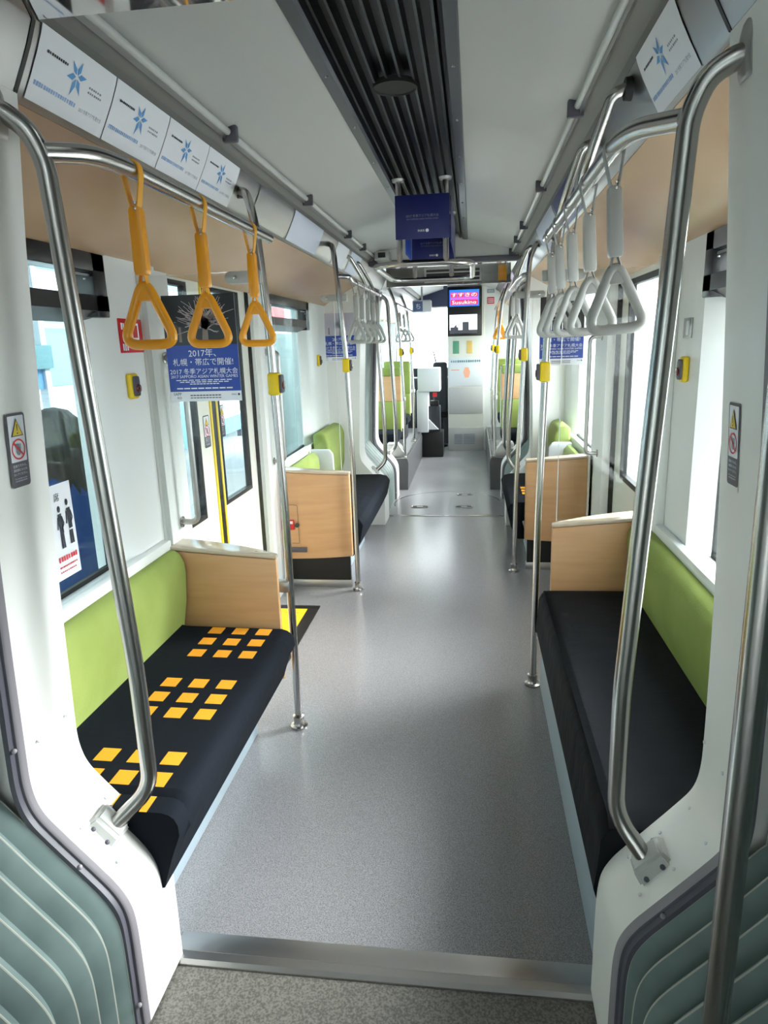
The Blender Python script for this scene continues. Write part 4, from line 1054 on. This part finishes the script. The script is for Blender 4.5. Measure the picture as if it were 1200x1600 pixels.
# ceiling camera and duct near the far passage
t = thing('security_camera','small black camera box on the ceiling near the far passage','camera',(-.47,5.8,2.24))
q = G(); q.box(-.53,-.41,5.72,5.9,2.245,2.32,bev=.01); q.build('camera_case', STEELD, t)
q = G(); q.box(-.50,-.44,5.712,5.722,2.265,2.305,bev=.003); q.build('camera_lens', BLACKP, t)
DARKMET = mat('dark_polished_metal', S(110,108,104), .15, .85)
g = G(); g.box(-.6,.62,7.06,7.12,2.14,2.31); struct(g.build('wall_header', DARKMET), 'dark polished lintel over the driver section entrance', 'bulkhead')
t = thing('lintel_grille','black slotted grille in the dark lintel before the driver section','grille',(.06,7.05,2.17))
q = G(); q.box(-.22,.34,7.05,7.062,2.165,2.285,bev=.003); q.build('grille_frame', STEELD, t)
q = G()
for k in range(3): q.box(-.20,.32,7.045,7.055,2.178+.035*k,2.202+.035*k)
q.build('grille_slat', BLACKP, t)
t = thing('strap_reflection','small orange patch painting the strap reflection on the dark lintel by the tall cabinet side','notice',(.54,7.05,2.16))
q = G(); q.box(.50,.58,7.052,7.06,2.16,2.27,bev=.002); q.build('reflection_sheet', ORANGE, t)  # solid orange patch standing in for straps mirrored in the lintel
for i,(x,m) in enumerate(((.50,ORANGE),)):
    pass
# outer shell closing the roof space
g = G()
for s in (-1,1): g.box(X(s,1.02),X(s,1.12),-4.6,11.6,2.0,2.5)
g.box(-1.12,1.14,-4.6,11.6,2.5,2.56)
for s in (-1,1): g.box(s*1.105,s*1.14,-.6,1.45,-.06,2.1); g.box(s*1.105,s*1.14,5.9,7.2,-.06,2.1)
struct(g.build('ceiling_roof', PALEW), 'outer roof shell of the tram', 'roof')
# rear section end wall
g = G(); g.box(-1.1,1.12,-4.6,-4.5,0,2.5); struct(g.build('wall_back', WHITE), 'white end wall of the rear section', 'wall')

# ------------------------------------------------------------------ outside
g = G(); g.box(-40,40,-30,80,-.5,-.36); struct(g.build('ground', ASPHALT), 'pale grey street outside the tram', 'street')
g = G(); g.box(-2.9,-1.35,-3,9,-.36,-.26,bev=.01); struct(g.build('ground_platform', ASPHALT), 'low concrete tram platform outside the double door', 'platform')
t = thing('building','white building with teal window bands across the street','building',(-9,6,-.36))
q = G(); q.box(-12,-9,-6,44,-.36,7); q.build('facade', mat('grey_facade', S(186,192,196), .6), t)
q = G()
for z in (.9,3.4,5.6): q.box(-8.97,-9.05,-5.5,43.5,z,z+1.25)
q.build('window_band', TEALB, t)
q = G(); q.box(-8.6,-9,-6,26,2.45,2.6); q.build('canopy_edge', GREYBOX, t)
q = G(); q.box(-8.94,-9.0,29,34,2.7,3.4); q.build('red_fascia', RED, t)
t = thing('shelter','glazed platform shelter with teal top beam and added shade roof outside the windows','shelter',(-2.75,4,-.26))
q = G()
for y in (1.2,3.1,4.55,9.7,12.6): q.box(-2.78,-2.72,y-.03,y+.03,-.26,2.52 if y<5 else 1.85)
q.build('post', GREYBOX, t)
q = G(); q.box(-2.80,-2.70,1.1,4.6,1.50,1.66); q.build('teal_beam', TEALB, t)
q = G(); q.box(-2.77,-2.74,1.1,4.6,1.36,1.50); q.build('pale_blue_beam', SKYBLUE, t)
q = G(); q.box(-2.765,-2.755,9.7,12.6,-.2,1.80); q.build('wind_panel', mat('dark_teal_panel', S(66,86,86), .4), t)
q = G(); q.box(-4.6,-1.45,-2.5,4.6,2.52,2.62,bev=.01); q.build('roof', GREYBOX, t)  # out of view, added to keep the platform side in shade
q = G(); q.box(-4.5,-4.42,-2.4,10.4,-.3,.9); q.build('rear_wall', PALEW, t)
t = thing('hoarding_board','pale blue hoarding board with white panel across the street','board',(-5,15,-.36))
q = G(); q.box(-5.05,-5.0,10.5,20,-.2,1.95,bev=.01); q.build('board_sheet', SKYBLUE, t)
q = G(); q.box(-4.998,-4.99,13.2,16.4,.15,.75); q.build('white_panel', PAPER, t)
q = G(); q.box(-4.998,-4.99,10.5,20,.98,1.01); q.build('dark_line', DKTRIM, t)
for y in (10.7,15,19.7):
    q = G(); q.box(-5.1,-5.0,y,y+.08,-.36,-.15); q.build('board_leg', DKTRIM, t)
t = thing('building','pale plain building beyond the bright side windows','building',(14,8,-.36))
q = G(); q.box(14,18,-10,34,-.36,2.2); q.build('facade', PALEW, t)
q = G()
for k in range(8): q.box(13.96,14.02,-8+5*k,-5.5+5*k,.4,1.6)
q.build('window_band', GREYBOX, t)
t = thing('railing','pale street railing outside the bright side windows','railing',(3.2,5,-.36))
q = G()
for z in (.25,.65): q.tube([(3.2,.5,z),(3.2,12,z)], .02, seg=8)
for k in range(13): q.tube([(3.2,.5+.95*k,-.36),(3.2,.5+.95*k,.68)], .02, seg=8)
q.build('railing_tube', GREYBOX, t)
for i,(x,y) in enumerate(((6.5,5.2),(6.8,9.5))):
    t = thing('street_tree','slender street tree outside, %s'%['seen through the single door','further along the street'][i],'tree',(x,y,-.36))
    q = G(); q.tube([(x,y,-.36),(x+.05,y,.8),(x,y+.1,1.9)], .05, .2, 8); q.build('trunk', TRUNK, t)
    q = G(); R = random.Random(i)
    for k in range(46):
        c = Vector((x+R.gauss(0,.35),y+R.gauss(0,.35),1.9+R.gauss(0,.4)))
        tt = bmesh.new(); bmesh.ops.create_icosphere(tt, subdivisions=1, radius=R.uniform(.10,.2)); q.merge(tt,0,M=Matrix.Translation(c))
    q.build('foliage', LEAF, t)

# person standing on the platform, back to the window
def person(loc):
    t = thing('person','person with long brown hair and blue coat outside the window','person',loc)
    x,y,z0 = loc
    J = [ (0,0,.86,.13),(0,0,1.02,.135),(0,.0,1.18,.15),(0,0,1.30,.125),(0,0,1.37,.055),(0,.0,1.44,.06),(0,.01,1.52,.095),(0,.0,1.58,.06)]
    me = bpy.data.meshes.new('body'); V=[]; E_=[]; Rr=[]
    def add(p,r,par=None):
        V.append((p[0],p[1],p[2])); Rr.append(r); 
        if par is not None: E_.append((par,len(V)-1))
        return len(V)-1
    pel = add((0,0,.84),.135); w = add((0,0,1.0),.12,pel); ch = add((0,0,1.17),.145,w); ne = add((0,0,1.29),.075,ch); n2 = add((0,0,1.36),.05,ne); hd = add((0,0,1.44),.085,n2); h2 = add((0,0,1.52),.082,hd)
    for sg in (-1,1):
        sh = add((0,sg*.165,1.25),.062,ne); el = add((.03,sg*.21,.99),.048,sh); wr = add((-.05,sg*.19,.78),.034,el); ha = add((-.07,sg*.185,.70),.028,wr)
        for k in range(4): 
            f1 = add((-.085,sg*.185+(k-1.5)*.017,.64),.010,ha); add((-.08,sg*.185+(k-1.5)*.017,.60-.008*(k in (1,2))),.009,f1)
        th = add((-.10,sg*.165,.685),.011,ha); add((-.115,sg*.16,.65),.009,th)
        hp = add((0,sg*.085,.78),.10,pel); kn = add((-.01,sg*.09,.45),.062,hp); an = add((.01,sg*.09,.08),.042,kn); add((-.14,sg*.095,.03),.035,an)
    me.from_pydata([(a+x,b+y,c+z0) for a,b,c in V],E_,[])
    o = bpy.data.objects.new('body',me); C.objects.link(o)
    m = o.modifiers.new('s','SKIN'); o.modifiers.new('d','SUBSURF').levels=2
    for i,sv in enumerate(me.skin_vertices[0].data): sv.radius=(Rr[i],Rr[i]); sv.use_root = (i==0)
    bpy.context.view_layer.update()
    bm2 = bmesh.new(); bm2.from_mesh(bpy.data.meshes.new_from_object(o.evaluated_get(bpy.context.evaluated_depsgraph_get())))
    bpy.data.objects.remove(o)
    q = G(); q.merge(bm2)
    for f in q.bm.faces:
        c = f.calc_center_median(); h = c.z-z0; lat = abs(c.y-y)
        f.material_index = 0 if h>1.33 or (h<.77 and lat>.14 and h>.5) else (1 if h>.5 else 2)
    b = q.build('body', [SKIN,COAT,DASH], t, smooth=80)
    q = G()    # coat with collar and hem, a loose shell
    rows=[]
    for h,rx,ry in ((.55,.17,.245),(.72,.175,.25),(.90,.16,.225),(1.05,.16,.215),(1.20,.165,.225),(1.28,.13,.20),(1.33,.085,.10),(1.36,.075,.08)):
        rows.append([(x+rx*math.cos(a),y+ry*math.sin(a),z0+h) for a in [2*PI*i/28 for i in range(28)]])
    q.strip(rows,closed=True); q.build('coat', COAT, t, smooth=80)
    q = G()    # face features, looking towards -x (away from the tram)
    for sg in (-1,1): q.lathe((x-.088,y+sg*.032,z0+1.475),[(.0,-.006),(.012,-.003),(.014,.004)],axis='x',seg=10)
    q.build('eye', INKDARK, t)
    q = G(); q.prism([(x-.083,z0+1.475),(x-.112,z0+1.432),(x-.083,z0+1.425)],'y',y-.012,y+.012,bev=.004); q.build('nose', SKIN, t)
    q = G(); q.box(x-.092,x-.08,y-.022,y+.022,z0+1.392,z0+1.404,bev=.004); q.build('mouth', RED, t)
    q = G(); rows=[]  # long hair, open at the face side
    for h,rx,ry,ox in ((1.615,.02,.02,.01),(1.60,.07,.075,.01),(1.56,.105,.112,.012),(1.50,.118,.125,.016),(1.42,.118,.13,.025),(1.33,.108,.135,.035),(1.22,.10,.145,.055),(1.12,.085,.14,.075),(1.04,.065,.125,.085),(.99,.03,.09,.09)):
        r=[]
        for i in range(40):
            a = math.radians(-128+256*i/39); k = 1+.06*math.sin(i*2.3+h*9)
            r.append((x+ox+rx*k*math.cos(a), y+ry*k*math.sin(a), z0+h+(.012*math.sin(i*1.7) if h<1.1 else 0)))
        rows.append(r)
    q.strip(rows); q.build('hair', HAIR, t, smooth=80)
    return t
person((-1.72,2.98,-.26))

# ------------------------------------------------------------------ camera, world, light
cam = bpy.data.cameras.new('camera'); co = bpy.data.objects.new('camera', cam); C.objects.link(co)
f, VP, xv = 1060., (738.,532.), 735.
a_, b_ = VP[0]-600, VP[1]-800
yv = (f*f+a_*(xv-600))/(-b_)
dY = Vector((a_,b_,f)).normalized(); dZ = -Vector((xv-600,yv,f)).normalized(); dX = dY.cross(dZ)
# rows of R: image right / image down / view direction in world axes
right = Vector((dX.x,dY.x,dZ.x)); down = Vector((dX.y,dY.y,dZ.y)); fwd = Vector((dX.z,dY.z,dZ.z))
M3 = Matrix(((right.x,-down.x,-fwd.x),(right.y,-down.y,-fwd.y),(right.z,-down.z,-fwd.z)))
co.matrix_world = Matrix.Translation((.25,0,1.6)) @ M3.to_4x4()
cam.sensor_fit = 'HORIZONTAL'; cam.sensor_width = 36; cam.lens = 36*f/1200; cam.clip_start = .02
scene.camera = co

w = bpy.data.worlds.new('overcast'); scene.world = w; w.use_nodes = True
bg = w.node_tree.nodes['Background']; bg.inputs[0].default_value = (.93,.97,1.0,1); bg.inputs[1].default_value = 3.2
sun = bpy.data.lights.new('sun','SUN'); sun.energy = 6.0; sun.angle = math.radians(40); so = bpy.data.objects.new('sun', sun); C.objects.link(so)
so.rotation_euler = (math.radians(-14), math.radians(57), 0)
scene.view_settings.view_transform = 'Standard'; scene.view_settings.look = 'None'
scene.view_settings.exposure = 1.93; scene.view_settings.gamma = 1; scene.view_settings.use_curve_mapping = False
scene.cycles.max_bounces = 10; scene.cycles.diffuse_bounces = 6; scene.cycles.glossy_bounces = 6; scene.cycles.transparent_max_bounces = 16
scene.cycles.sample_clamp_indirect = 8
scene.cycles.use_denoising = True
for o in bpy.data.objects:
    if '_o' in o: del o['_o']
